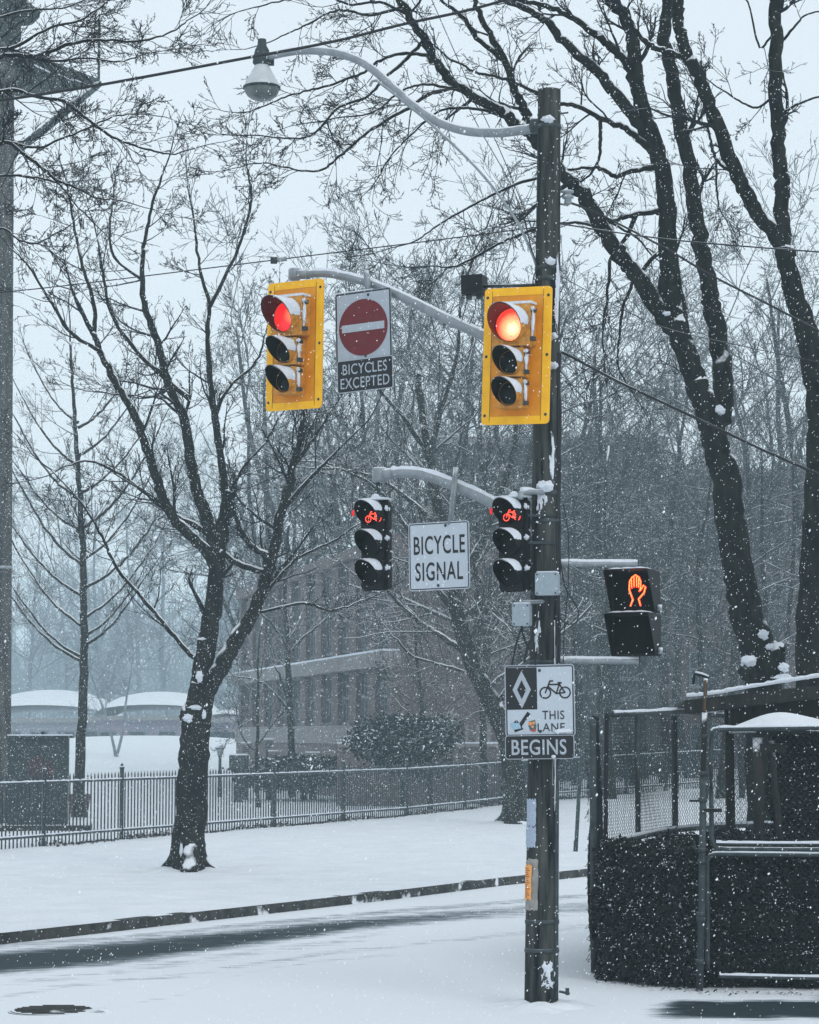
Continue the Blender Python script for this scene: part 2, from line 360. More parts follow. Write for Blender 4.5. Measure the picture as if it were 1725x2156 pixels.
tc = t.nodes.new('ShaderNodeTexCoord'); mp = t.nodes.new('ShaderNodeMapping'); mp.inputs['Rotation'].default_value = (0, 0, R(-60)); mp.inputs['Scale'].default_value = (.16, 4.2, 1)
L_(tc.outputs['Object'], mp.inputs[0])
n1 = t.nodes.new('ShaderNodeTexNoise'); n1.inputs['Scale'].default_value = 2.6; n1.inputs['Detail'].default_value = 8; n1.inputs['Roughness'].default_value = .7; L_(mp.outputs[0], n1.inputs[0])
n2 = t.nodes.new('ShaderNodeTexNoise'); n2.inputs['Scale'].default_value = 5; n2.inputs['Detail'].default_value = 8; L_(tc.outputs['Object'], n2.inputs[0])
s1 = t.nodes.new('ShaderNodeMath'); s1.operation = 'MULTIPLY_ADD'; s1.inputs[1].default_value = 1.0; L_(n1.outputs[0], s1.inputs[0]); L_(at.outputs['Fac'], s1.inputs[2])
s2 = t.nodes.new('ShaderNodeMath'); s2.operation = 'MULTIPLY_ADD'; s2.inputs[1].default_value = .5; L_(n2.outputs[0], s2.inputs[0]); L_(s1.outputs[0], s2.inputs[2])
rr_ = t.nodes.new('ShaderNodeMapRange'); rr_.inputs[1].default_value = 1.0; rr_.inputs[2].default_value = 1.5; L_(s2.outputs[0], rr_.inputs[0])
cr = t.nodes.new('ShaderNodeValToRGB'); e = cr.color_ramp.elements; e[0].color = (*SNOWC, 1); e[1].color = (.018, .028, .034, 1); e[1].position = 1
x = e.new(.38); x.color = (.42, .45, .48, 1); x = e.new(.7); x.color = (.10, .125, .14, 1)
L_(rr_.outputs[0], cr.inputs[0]); L_(cr.outputs[0], b.inputs['Base Color'])
r2 = t.nodes.new('ShaderNodeMapRange'); b.inputs['Specular IOR Level'].default_value = .12; r2.inputs[3].default_value = .85; r2.inputs[4].default_value = .7; L_(rr_.outputs[0], r2.inputs[0]); L_(r2.outputs[0], b.inputs['Roughness'])
bp = t.nodes.new('ShaderNodeBump'); bp.inputs['Strength'].default_value = .5; bp.inputs['Distance'].default_value = .03; L_(s2.outputs[0], bp.inputs['Height']); L_(bp.outputs[0], b.inputs['Normal'])
road = sheet('road', [0] + list(-np.linspace(.1, 20, 200)) + [-24, -30, -40, -60, -100, -160, -260], zr, mr, attr=wet)
kb = MB()     # kerb: front face with a worn edge, top under thin snow
kk = [p for p in K if -30 < p[0] < 60 and 5 < p[1] < 140]
rk = random.Random(3); jj = 0
for a, b_ in zip(kk[:-1], kk[1:]):
    j = rk.uniform(-.010, .006); f = KN * .15
    P0, P1 = a + [0, 0, -.16], b_ + [0, 0, -.16]
    kb.hexa([P0, P1, P1 + f, P0 + f, a + [0, 0, .004 + jj], b_ + [0, 0, .004 + j], b_ + f + [0, 0, .004 + j], a + f + [0, 0, .004 + jj]]); jj = j
tag(kb.build('kerb', m_conc), kind='structure')
# haze of falling snow
hz = MB(); hz.box((0, 300, 17), (640, 660, 37)); ho = hz.build('haze', None)
ho.dimensions; vm = bpy.data.materials.new('snow_haze'); vm.use_nodes = True; vt = vm.node_tree; vt.nodes.clear()
pv = vt.nodes.new('ShaderNodeVolumePrincipled'); pv.inputs['Color'].default_value = (.74, .93, 1, 1); pv.inputs['Density'].default_value = HAZE; pv.inputs['Anisotropy'].default_value = .1
vo = vt.nodes.new('ShaderNodeOutputMaterial'); vt.links.new(pv.outputs[0], vo.inputs['Volume']); ho.data.materials.append(vm); tag(ho, kind='stuff', label='pale grey air thick with falling snow', cat='haze')
# manhole
mh = G(113, 2117); dmh = min(math.hypot(p[0] - mh.x, p[1] - mh.y) for p in K); zmh = float(zr(np.array(mh.x), np.array(mh.y), -dmh)); th = thing('manhole_cover', (mh.x, mh.y, zmh - .006), 'dark iron manhole cover showing through the snow at the lower left', 'manhole cover')
mb = MB(); mb.lathe([(0, .012), (.36, .012), (.36, .0), (.37, -.05)], 36); mb.build('lid', m_galv_dark, th)
mb = MB(); mb.lathe([(.365, -.05), (.365, .006), (.385, .006), (.39, -.05)], 36); mb.build('rim', m_galv_dark, th)
mb = MB()
for i in range(-4, 5):
    l = math.sqrt(.33 ** 2 - (i * .075) ** 2); mb.box((0, i * .075, .016), (2 * l, .018, .01))
mb.build('tread', m_conc, th)
for k, (dx_, dy_, a_, b2) in enumerate(((.42, -.10, .16, .16),)):
    mb = MB(); mb.blob((dx_, dy_, .0), (a_, b2, .035), k, .25); mb.build('snow_patch', m_snow, th, smooth=True)
# ------------------------------------------------------------------ main utility pole
YP = 20.97
pb = O(1140, 2112, YP); ptp = O(1157, 190, YP)
def pole_at(py, dx=0, front=0):
    """point on the pole axis at picture height py"""
    f = (2112 - py) / (2112 - 190); return O(1140 + 17 * f + dx, py, YP) + Vector((0, -front, 0))
def pole_r(py): f = (2112 - py) / (2112 - 190); return .146 - .046 * f
pole = thing('utility_pole', (pb.x, pb.y, 0), 'tall weathered wooden utility pole carrying the traffic signals and signs', 'utility pole')
mb = MB(); pys = list(np.linspace(2140, 190, 26)); mb.tubes([[tuple(pole_at(p)) for p in pys]], [[pole_r(p) for p in pys]], 28, True); mb.build('shaft', m_pole, pole, True, True)
def band(py, name='strap', h=.035, mat=None, dr=.006):
    mb = MB(); c = pole_at(py); r = pole_r(py) + dr
    mb.lathe([(r - .01, -h / 2), (r, -h / 2), (r, h / 2), (r - .01, h / 2)], 28, tuple(c)); return mb.build(name, mat or m_galv_dark, pole, True, True)
db = MB(); n = 40; V = []
for q_, z_ in ((.13, .045), (.19, .05), (.27, .03), (.45, -.01), (.5, -.03)):
    for k in range(n): a = 6.283 * k / n; r_ = q_ * (1 + .14 * math.sin(3 * a + 1) + .07 * math.sin(8 * a)) if q_ > .15 else q_; V.append((pb.x + r_ * math.cos(a), pb.y + r_ * math.sin(a), z_ + .012 * math.sin(5 * a + q_ * 20)))
db.add(V, [(i * n + k, i * n + (k + 1) % n, (i + 1) * n + (k + 1) % n, (i + 1) * n + k) for i in range(4) for k in range(n)]); db.build('snow_drift', m_snow, pole, True, True)
for py in (268, 566, 590, 1040, 1098, 1250, 1395, 1940, 2000): band(py)
for py, dx, sx in ((262, -3, .055), (560, 4, .05), (716, 10, .04), (778, 10, .045)):
    mb = MB(); c = pole_at(py) + Vector((dx / 243, -pole_r(py) * .85, .02)); mb.blob(tuple(c), (sx, .05, .035), py, .25); mb.build('snow_cap', m_cap, pole, True, True)
# cable guard running down the right side, with a step bolt
mb = MB(); g = [pole_at(p, dx=pole_r(p) * 243 * .82, front=pole_r(p) * .62) for p in np.linspace(2100, 1600, 12)]; mb.tube(g, .022, 10); mb.build('cable_guard', m_galv_dark, pole, True, True)
mb = MB()
for k, (px0, rr) in enumerate(((.80, .015), (.95, .013), (.66, .011), (.50, .008))):
    rk = random.Random(k); mb.tube([pole_at(p, dx=pole_r(p) * 243 * px0 + rk.uniform(-1.5, 1.5), front=pole_r(p) * .6) for p in np.linspace(1600, 745, 22)], rr, 7)
mb.build('cable_bundle', m_wire, pole, True, True)
mb = MB(); lp = [O(x, y, YP - .12) for x, y in ((1181, 1185), (1190, 1235), (1205, 1262), (1218, 1285), (1216, 1305), (1205, 1314), (1190, 1312), (1178, 1300))]
mb.tube(curve_pts(lp), .006, 6); lp = [O(x, y, YP - .1) for x, y in ((1186, 1060), (1195, 1110), (1198, 1160), (1196, 1240), (1188, 1330), (1186, 1400))]
mb.tube(curve_pts(lp), .004, 5); mb.build('cable_loop', m_wire, pole, True, True)
mb = MB(); lp = [O(x, y, YP - .2) for x, y in ((1133, 1300), (1128, 1330), (1112, 1360), (1104, 1395))]; mb.tube(curve_pts(lp), .012, 6)
lp = [O(x, y, YP - .2) for x, y in ((1098, 1318), (1106, 1350), (1124, 1380), (1128, 1400))]; mb.tube(curve_pts(lp), .010, 6)
lp = [O(x, y, YP - .2) for x, y in ((1100, 1318), (1092, 1340), (1085, 1365), (1078, 1400))]; mb.tube(curve_pts(lp), .010, 6); mb.build('hanging_cable', m_wire, pole, True, True)
mb = MB(); c0 = pole_at(243, dx=18, front=.05); mb.tube([c0, c0 + Vector((.09, 0, .012))], .008, 6); c1 = pole_at(2085, dx=36, front=.08); mb.tube([c1, c1 + Vector((.09, 0, -.02))], .012, 6); mb.box(tuple(c1 + Vector((.07, 0, 0))), (.03, .05, .06)); mb.build('bolt', m_galv_dark, pole, False, True)
c = G(1166, 2103)
def plaster(pyc, hpx, ac, ha, seed, thr=.0, dr=.004):
    from mathutils import noise as NZ
    n, m = 46, 34; V = []; keep = []; mb = MB()
    for i in range(n):
        f = i / (n - 1); p = pyc + hpx * (2 * f - 1); c = pole_at(p); r0 = pole_r(p)
        for j in range(m):
            g = j / (m - 1); a = R(ac + ha * (2 * g - 1)); q = NZ.noise(Vector((g * 4 + seed, f * 3.2, seed))) + .6 * NZ.noise(Vector((g * 11 + seed, f * 9, 1))) + .35 - 1.0 * ((2 * f - 1) ** 2 + (2 * g - 1) ** 2)
            r = r0 + dr * .4 + max(0, min(q * .03, .016)) ; V.append((c.x + r * math.sin(a), c.y - r * math.cos(a), c.z)); keep.append(q > thr)
    F = [(i * m + j, i * m + j + 1, (i + 1) * m + j + 1, (i + 1) * m + j) for i in range(n - 1) for j in range(m - 1) if keep[i * m + j] and keep[i * m + j + 1] and keep[(i + 1) * m + j] and keep[(i + 1) * m + j + 1]]
    if F: mb.add(V, F); mb.build('wind_blown_snow', m_cap, pole, True, True)
plaster(2040, 34, 20, 36, 3.3); plaster(2068, 14, 22, 34, 8.1); plaster(985, 80, 26, 18, 5.2, .02); plaster(1500, 300, 38, 12, 2.7, .1); plaster(1060, 40, -20, 30, 7.7); plaster(640, 120, 40, 26, 1.4, .05); plaster(400, 90, 20, 30, 6.4, .15); plaster(1850, 130, 60, 12, 4.9); plaster(1330, 60, -30, 24, 9.3, .1)
def pole_patch(py0, py1, a0, a1, dr, name, mat, seed=0):
    mb = MB(); V = []; n, m = 9, 12; rk = random.Random(seed)
    for i in range(n):
        p = py0 + (py1 - py0) * i / (n - 1); r = pole_r(p) + dr; c = pole_at(p)
        for j in range(m):
            a = R(a0 + (a1 - a0) * j / (m - 1) + (rk.uniform(-2, 2) if j in (0, m - 1) else 0)); rr = r + rk.uniform(0, .003)
            V.append((c.x + rr * math.sin(a), c.y - rr * math.cos(a), c.z + (rk.uniform(-.01, .012) if i in (0, n - 1) else 0)))
    F = [(i * m + j, i * m + j + 1, (i + 1) * m + j + 1, (i + 1) * m + j) for i in range(n - 1) for j in range(m - 1)]
    mb.add(V, F); return mb.build(name, mat, None, True)
m_pap = mk('paper', (.42, .49, .60), (.30, .36, .46), 34, .8, stretch=(1, 1, 2.5)); m_ora = mk('orange_paper', (.93, .42, .12), (.86, .36, .10), 20, .7); m_card = mk('old_board', (.34, .32, .30), (.2, .2, .19), 14, .85)
tag(pole_patch(1682, 1738, -76, -28, .008, 'notice', m_pap, 1), 'upper white paper notice wrapped round the wooden pole', 'notice')
tag(pole_patch(1740, 1784, -78, -27, .010, 'notice', m_pap, 2), 'lower white paper notice with curled bottom edge on the wooden pole', 'notice')
tag(pole_patch(1808, 1915, -80, -18, .006, 'notice_board', m_card, 3), 'torn grey card stapled to the pole behind the orange flyer', 'notice')
fl = pole_patch(1820, 1893, -76, -40, .014, 'flyer', m_ora, 4); tag(fl, 'bright orange flyer with lines of small print on the pole', 'flyer')
lt = MB()
for k in range(15):
    p = 1827 + k * 4.3; r = pole_r(p) + .0185; c = pole_at(p); a = [R(x) for x in np.linspace(-70, -52 + 6 * math.sin(k * 2.1), 5)]
    lt.add([(c.x + r * math.sin(q), c.y - r * math.cos(q), c.z + dz) for dz in (-.0035, .0035) for q in a], [(i, i + 1, i + 6, i + 5) for i in range(4)])
lt.build('print_lines', mk('print_ink', (.35, .12, .03), (.3, .1, .03)), fl)
# ------------------------------------------------------------------ arms; they run left and away from the pole
ARM = Vector((-math.cos(R(31)), math.sin(R(31)), 0))
def arm_pt(px, py, off=0, ang=31):
    """point on the vertical plane of the arms (through the pole) seen at px,py; off metres towards the facing side"""
    x0, y0 = pole_at(py).x, YP; x0 += -math.sin(R(ang)) * off; y0 -= math.cos(R(ang)) * off
    k = (px - CX) / FP; s, c = math.sin(R(ang)), math.cos(R(ang))
    dep = math.cos(TH) + (EYE * 0)   # depth ~ Y for small pitch
    t = (x0 - k * y0) / (k * s + c); P = O(px, py, y0 + s * t)
    t = (x0 - (P.x / P.y) * y0) / ((P.x / P.y) * s + c); return O(px, py, y0 + s * t)
def armthing(name, pts, r0, r1, label, off=0, sides=14):
    P = curve_pts([arm_pt(x, y, off) for x, y in pts], 8); n = len(P)
    mb = MB(); mb.tube(P, [r0 + (r1 - r0) * i / (n - 1) for i in range(n)], sides); o = mb.build(name, m_galv, pole, True, True); o['label'] = label
    return o, P
def snow_ridge(P, r, parent, wd=.8, h=.022, seed=0):
    rg = random.Random(seed); V = []; F = []; m = 6
    for i, p in enumerate(P):
        T = (P[min(i + 1, len(P) - 1)] - P[max(i - 1, 0)]).normalized(); S_ = T.cross(Vector((0, 0, 1))).normalized(); U = S_.cross(T)
        hh = h * rg.uniform(.7, 1.25)
        for j in range(m):
            a = R(-wd * 62 + 2 * wd * 62 * j / (m - 1)); rr = r + hh * math.cos(a * 90 / 62 / wd if wd else 0)
            q = p + S_ * math.sin(a) * rr + U * math.cos(a) * rr; V.append(tuple(q))
    n = len(P); F = [(i * m + j, i * m + j + 1, (i + 1) * m + j + 1, (i + 1) * m + j) for i in range(n - 1) for j in range(m - 1)]
    mb = MB(); mb.add(V, F); return mb.build('snow_cap', m_cap, parent, True, True)
ua, Pu = armthing('signal_arm', [(632, 578), (690, 576), (750, 588), (800, 604), (860, 631), (950, 675), (1020, 706), (1090, 735), (1148, 762)], .036, .056, 'long upper grey mast arm holding the two yellow traffic signals')
snow_ridge(Pu[4:60], .038, ua, .7, .014, 1)
mb = MB(); c = arm_pt(621, 577); mb.lathe([(0, .055), (.05, .055), (.06, .04), (.06, -.045), (.045, -.06), (0, -.06)], 18, tuple(c)); mb.tube([c, arm_pt(650, 578)], .046, 12); mb.build('end_cap', m_galv, ua, True, True)
la, Pl = armthing('signal_arm', [(808, 998), (835, 996), (880, 997), (930, 1011), (1000, 1040), (1060, 1070), (1135, 1105)], .044, .056, 'shorter lower grey mast arm holding the bicycle signal sign')
snow_ridge(Pl[6:44], .044, la, .8, .02, 2)
mb = MB(); c = arm_pt(800, 1000); mb.lathe([(0, .07), (.055, .068), (.07, .05), (.072, -.05), (.05, -.068), (0, -.07)], 18, tuple(c)); mb.tube([c, arm_pt(828, 997)], .055, 12); mb.build('end_cap', m_galv, la, True, True)
mb = MB(); mb.tube([arm_pt(796, 1005), arm_pt(796, 1060)], .02, 10); mb.build('drop_pipe', m_galv_dark, la, True, True)
# cobra lamp
lamp = thing('street_lamp', tuple(pole_at(268)), 'old teardrop street lamp on a curved white arm at the top of the pole', 'street lamp')
PL = curve_pts([arm_pt(x, y) for x, y in ((566, 120), (600, 112), (640, 107), (700, 110), (750, 125), (790, 150), (830, 186), (870, 222), (920, 255), (980, 275), (1050, 279), (1110, 272), (1145, 266))], 8)
mb = MB(); mb.tube(PL, [.034 + .012 * i / len(PL) for i in range(len(PL))], 14); mb.build('arm', m_galv, lamp, True, True)
snow_ridge(PL[6:34], .032, lamp, .7, .010, 5)
mb = MB(); mb.tube([arm_pt(1122, 266), arm_pt(1152, 264)], .07, 12); mb.build('arm_clamp', m_galv_dark, lamp, True, True)
mb = MB(); mb.tube(curve_pts([arm_pt(x, y, .03) for x, y in ((779, 182), (784, 172), (793, 170), (802, 176), (890, 246), (1000, 350), (1080, 452), (1118, 528), (1130, 560))], 5), .013, 8); mb.build('brace_rod', m_galv, lamp, True, True)
hc = arm_pt(551.5, 185)
def zat(py): return O(551.5, py, hc.y).z - hc.z
def lx(px): return px / (FP / hc.y)
mb = MB(); mb.lathe([(0, zat(83)), (lx(9), zat(83)), (lx(10), zat(97)), (lx(15), zat(105)), (lx(19), zat(120)), (lx(20), zat(133)), (lx(13), zat(140))], 20, tuple(hc)); mb.build('ballast_housing', m_galv_dark, lamp, True, True)
mb = MB(); mb.box((hc.x + .07, hc.y, hc.z + zat(126)), (.09, .07, .10)); mb.tube([Vector((hc.x + .05, hc.y, hc.z + zat(118))), PL[2]], .036, 10); mb.build('mounting_bracket', m_galv_dark, lamp, True, True)
mb = MB(); mb.lathe([(lx(13), zat(134)), (lx(16), zat(140)), (lx(26), zat(158)), (lx(34), zat(171)), (lx(38), zat(182)), (lx(39), zat(186))], 28, tuple(hc)); mb.build('reflector', mk('lamp_enamel', (.55, .58, .6), (.45, .48, .5), 10, .4), lamp, True, True)
mb = MB(); mb.lathe([(lx(38), zat(182)), (lx(40.5), zat(183)), (lx(40.5), zat(187)), (lx(38), zat(188))], 28, tuple(hc)); mb.build('rim_band', m_galv_dark, lamp, True, True)
mb = MB(); mb.lathe([(lx(38), zat(187)), (lx(36), zat(195)), (lx(31), zat(202)), (lx(24), zat(207)), (lx(13), zat(211)), (0, zat(212.5))], 28, tuple(hc))
gm = mk('lamp_glass', (.13, .155, .155), (.06, .08, .08), 7, .18, spec=.6); mb.build('globe', gm, lamp, True, True)
# ------------------------------------------------------------------ traffic signal heads
def visor(mb, cap, inn, cx, cz, r, y0, lt, lb, y_cap=.012, seed=0, angc=64, angr=92):
    """hooded tube from y0 (lens plane) towards -y: long on top, short below"""
    n = 28
    def ln(a): return lb + (lt - lb) * (.5 + .5 * math.cos(a)) ** 1.15   # a=0 top
    ang = [2 * math.pi * k / n for k in range(n)]
    A = [(cx + r * math.sin(a), y0, cz + r * math.cos(a)) for a in ang]; B = [(cx + r * math.sin(a), y0 - ln(a), cz + r * math.cos(a)) for a in ang]
    mb.add(A + B, [(k, (k + 1) % n, (k + 1) % n + n, k + n) for k in range(n)])
    ri = r - .004
    A2 = [(cx + ri * math.sin(a), y0, cz + ri * math.cos(a)) for a in ang]; B2 = [(cx + ri * math.sin(a), y0 - ln(a) + .0, cz + ri * math.cos(a)) for a in ang]
    inn.add(A2 + B2, [(k, k + n, (k + 1) % n + n, (k + 1) % n) for k in range(n)])
    inn.add(B + B2, [(k, (k + 1) % n, (k + 1) % n + n, k + n) for k in range(n)])
    rg = random.Random(seed); m = 11; rows = 7; V = []
    for i in range(rows):
        f = i / (rows - 1); fj = f; y = y0 - .004 - f * lt * .97
        for j in range(m):
            a = R(-48 + (48 + angr) * j / (m - 1)); edge = math.sin(math.pi * j / (m - 1))
            th_ = .003 + (.016 + .006 * rg.random()) * max(edge, 0) ** .5 * (1 - .75 * f ** 3); a2 = a * (1 + .06 * (rg.random() - .5))
            V.append((cx + (r + th_) * math.sin(a2), y0 - .004 - f * ln(a2) * .98, cz + (r + th_) * math.cos(a2)))
    F = [(i * m + j, i * m + j + 1, (i + 1) * m + j + 1, (i + 1) * m + j) for i in range(rows - 1) for j in range(m - 1)]; 
    cap.add(V, F)
m_lens_off = mk('dark_lens', (.008, .012, .012), (.005, .007, .007), 30, .5, spec=.15)
def bolt(o, x, z):
    mb = MB(); n = 10; mb.add([(x, -.016, z)] + [(x + .014 * math.cos(q), -.006, z + .014 * math.sin(q)) for q in [2 * math.pi * i / n for i in range(n)]], [(0, i + 1, (i + 1) % n + 1) for i in range(n)]); mb.build('bolt', m_galv_dark, o, True)
def traffic_head(px, py, off, rz, roll, hot, label):
    c = arm_pt(px, py, off); o = thing('traffic_signal', tuple(c), label, 'traffic light', rz=-R(rz), roll=R(roll), group='yellow traffic signals on the pole')
    W, H = .635, 1.2; bw = .078; ou = rrect(W, H, .035); bh = .07
    inn = [(max(-W / 2 + bw, min(W / 2 - bw, x)), max(-H / 2 + bh, min(H / 2 - bh, z))) for x, z in ou]
    mb = MB(); ring2(mb, ou, inn, -.004); n = len(ou); mb.add([(x, -.004, z) for x, z in ou] + [(x, .014, z) for x, z in ou], [(i, i + n, (i + 1) % n + n, (i + 1) % n) for i in range(n)]); mb.build('reflective_border', m_yel, o)
    mb = MB(); mb.prism([(-W / 2 + bw, -H / 2 + bh), (W / 2 - bw, -H / 2 + bh), (W / 2 - bw, H / 2 - bh), (-W / 2 + bw, H / 2 - bh)], -.001, .010); mb.prism([(x * .97, z * .98) for x, z in ou], .016, .03); mb.build('backboard', m_amb, o)
    secs = [(.25, .375, .36, .142), (-.075, .262, .255, .099), (-.345, .262, .255, .099)]
    for k, (cz, h, wd, r) in enumerate(secs):
        mb = MB(); y0 = -.13
        mb.prism([(x, z + cz) for x, z in rrect(wd, h - .008, .02, 3)], y0, -.004); mb.box((0, y0 - .004, cz - h / 2 + .012), (wd * .98, .02, .012)); hs_ = mb.build('lamp_housing', m_hous, o)
        for zz in (cz + h * .33, cz - h * .33): mb = MB(); mb.box((wd / 2 + .018, y0 + .02, zz), (.035, .05, .035)); mb.build('hinge', m_galv_dark, o)
        mb = MB(); mb.blob((wd / 2 + .02, y0 + .005, cz + h * .04), (.013, .02, h * .30), k + 5, .3); mb.blob((wd / 2 + .018, y0, cz + h * .36), (.018, .02, .018), k + 9, .3); mb.build('snow_cap', m_cap, o, True)
        ex, ca, vi = MB(), MB(), MB(); visor(ex, ca, vi, 0, cz, r + .010, y0, .29 if k == 0 else .25, .05 if k == 0 else .02, seed=k, angc=64)
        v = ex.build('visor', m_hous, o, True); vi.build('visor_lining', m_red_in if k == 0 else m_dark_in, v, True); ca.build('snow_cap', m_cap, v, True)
        mb = MB(); n = 32; mb.add([(r * .97 * math.sin(q) * s, y0 - .006 - .02 * (1 - s * s), cz + r * .97 * math.cos(q) * s) for s in (1, .8, .55, .25, 0.01) for q in [2 * math.pi * i / n for i in range(n)]],
                                 [(i * n + j, i * n + (j + 1) % n, (i + 1) * n + (j + 1) % n, (i + 1) * n + j) for i in range(4) for j in range(n)])
        lm = m_lens_off
        if k == 0:
            if hot: lm = emis('red_lamp_bright', (1, .02, .012), 3.0, radial=((.02, y0, cz - .035), .155), col2=(1, .74, .46)); e = [n_ for n_ in lm.node_tree.nodes if n_.type == 'VALTORGB'][0].color_ramp.elements; q = e.new(.45); q.color = (1, .30, .13, 1); e[2].position = .95
            else: lm = emis('red_lamp', (1, .015, .02), 1.25, radial=((.075, y0, cz + .01), .10), col2=(1, .35, .14))
        mb.build('lens', lm, o, True)
    mb = MB(); mb.box((0, -.065, .25 + .19 + .006), (.36, .13, .022)); mb.build('snow_cap', m_cap, o)
    mb = MB()
    for sx in (-1, 1): mb.box((sx * (W / 2 - bw * .97), -.0055, 0), (.003, .002, H - .05))
    mb.build('seam', m_galv_dark, o)
    for sx in (-1, 1):
        for sz in (-.52, 0, .52): bolt(o, sx * (W / 2 - .03), sz)
    mb = MB(); mb.box((0, .07, .2), (.06, .08, .16)); mb.box((0, .07, -.35), (.06, .08, .1)); mb.build('mounting_bracket', m_galv_dark, o)
    return o
m_red_in = mk('visor_inside_red_reflection', (.05, .003, .004), (.03, .002, .003), 12, .6)  # red lamp's reflection painted into the black lining colour
traffic_head(620.5, 727, .18, 34, 1.0, False, 'yellow-framed traffic signal at the far left end of the arm, red lamp lit')
traffic_head(1088, 749, .28, 26, 1.9, True, 'yellow-framed traffic signal in front of the pole with glowing red lamp')
def bike_symbol(mb, cx, cz, s, y, w):
    def ring(x, z, r, a0=0, a1=360):
        n = 16; stroke(mb, [(x + r * math.cos(R(a0 + (a1 - a0) * i / n)), z + r * math.sin(R(a0 + (a1 - a0) * i / n))) for i in range(n + 1)], w, y)
    X = lambda q: cx + q[0] * s; Z = lambda q: cz + q[1] * s
    ring(cx - .63 * s, cz - .22 * s, .34 * s); ring(cx + .63 * s, cz - .22 * s, .34 * s)
    for a in ([(-.63, -.22), (-.40, .33), (-.33, .52), (-.13, .52)], [(-.40, .30), (.28, .30)], [(-.45, .18), (.08, -.28)], [(.08, -.28), (.30, .40)], [(.18, .41), (.42, .39)], [(.28, .30), (.63, -.22)], [(.08, -.28), (.63, -.22)]):
        stroke(mb, [(X(q), Z(q)) for q in a], w, y - .0006)
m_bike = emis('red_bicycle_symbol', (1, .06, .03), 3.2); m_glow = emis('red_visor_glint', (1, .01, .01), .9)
def bike_head(px, py, off, sc, label):
    c = arm_pt(px, py, off); o = thing('bicycle_signal', tuple(c), label, 'traffic light', rz=-R(32), roll=R(-.4), group='black bicycle signals under the lower arm')
    for k in range(3):
        cz = (.275 - k * .27) * sc; y0 = -.09; r = .098 * sc
        mb = MB(); mb.prism([(x, z + cz) for x, z in rrect(.235 * sc, .262 * sc, .025, 3)], y0, .06); mb.build('lamp_housing', m_black, o)
        ex, ca, vi = MB(), MB(), MB(); visor(ex, ca, vi, 0, cz + .012, r + .012, y0, .20, .02, seed=k + 3, angr=78); v = ex.build('visor', m_black, o, True)
        vi.build('visor_lining', m_dark_in, v, True); ca.build('snow_cap', m_cap, v, True)
        mb = MB(); n = 24; mb.add([(r * math.sin(q), y0 - .004, cz + .01 + r * math.cos(q)) for q in [2 * math.pi * i / n for i in range(n)]], [tuple(range(n))]); le = mb.build('lens', m_dark_in if k == 0 else m_lens_off, o)
        mb = MB(); mb.blob((.135 * sc, y0 + .05, cz + .06), (.02, .03, .025), k, .3); mb.build('snow_patch', m_cap, o, True)
        if k == 0:
            mb = MB(); bike_symbol(mb, .02, cz - .012, .085, y0 - .008, .0062); mb.build('bicycle_symbol', m_bike, le)
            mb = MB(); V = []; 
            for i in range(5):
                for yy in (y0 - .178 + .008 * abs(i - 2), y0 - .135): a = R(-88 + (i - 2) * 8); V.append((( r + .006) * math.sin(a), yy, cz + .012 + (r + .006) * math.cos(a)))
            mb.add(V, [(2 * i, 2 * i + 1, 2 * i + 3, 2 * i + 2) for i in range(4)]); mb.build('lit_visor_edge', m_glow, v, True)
    mb = MB(); mb.prism([(x + .012, z + .006) for x, z in rrect(.275 * sc, .83 * sc, .02, 3)], -.05, -.035); mb.build('backboard', m_black, o)
    mb = MB(); mb.box((0.01, -.05, .425 * sc), (.27 * sc, .16, .018)); mb.blob((.02, -.05, .44 * sc), (.04, .04, .035), 1, .2); mb.build('snow_cap', m_cap, o, True)
    mb = MB(); mb.tube([(0, 0, .40 * sc), (0, 0, .50 * sc)], .02, 8); mb.build('mounting_bracket', m_galv_dark, o, True)
    return o
bike_head(795, 1150, .10, .985, 'black bicycle signal hanging below the end of the lower arm')
bike_head(1086, 1149, .20, .985, 'black bicycle signal fixed to the front of the wooden pole')
mb = MB(); bp_ = thing('support_bracket', tuple(pole_at(1040)), 'snow-covered pipe elbow above the bicycle signal on the pole', 'bracket')
mb.tube(curve_pts([pole_at(1040, -8, .12), pole_at(1040, -25, .2), O(1100, 1036, 20.72), O(1096, 1050, 20.7)], 4), .025, 10); mb.build('pipe', m_galv, bp_, True, True)
mb = MB(); mb.tube(curve_pts([O(1098, 1031, 20.7), O(1115, 1031, 20.75), O(1132, 1036, 20.8)], 4), .022, 8); mb.blob(tuple(pole_at(1027, -3, .12)), (.07, .05, .05), 3, .25); mb.build('snow_cap', m_cap, bp_, True, True)
mb = MB(); mb.tube([O(1103, 1268, 20.75), pole_at(1268, 0, .1)], .018, 8); mb.build('pipe', m_galv, bp_, True, True)
for z_ in (1088, 1145):
    mb = MB(); a_ = pole_at(z_, -6, .12); mb.box((a_.x - .02, a_.y, a_.z), (.24, .03, .02)); mb.build('cross_plate', m_galv_dark, bp_, False, True)
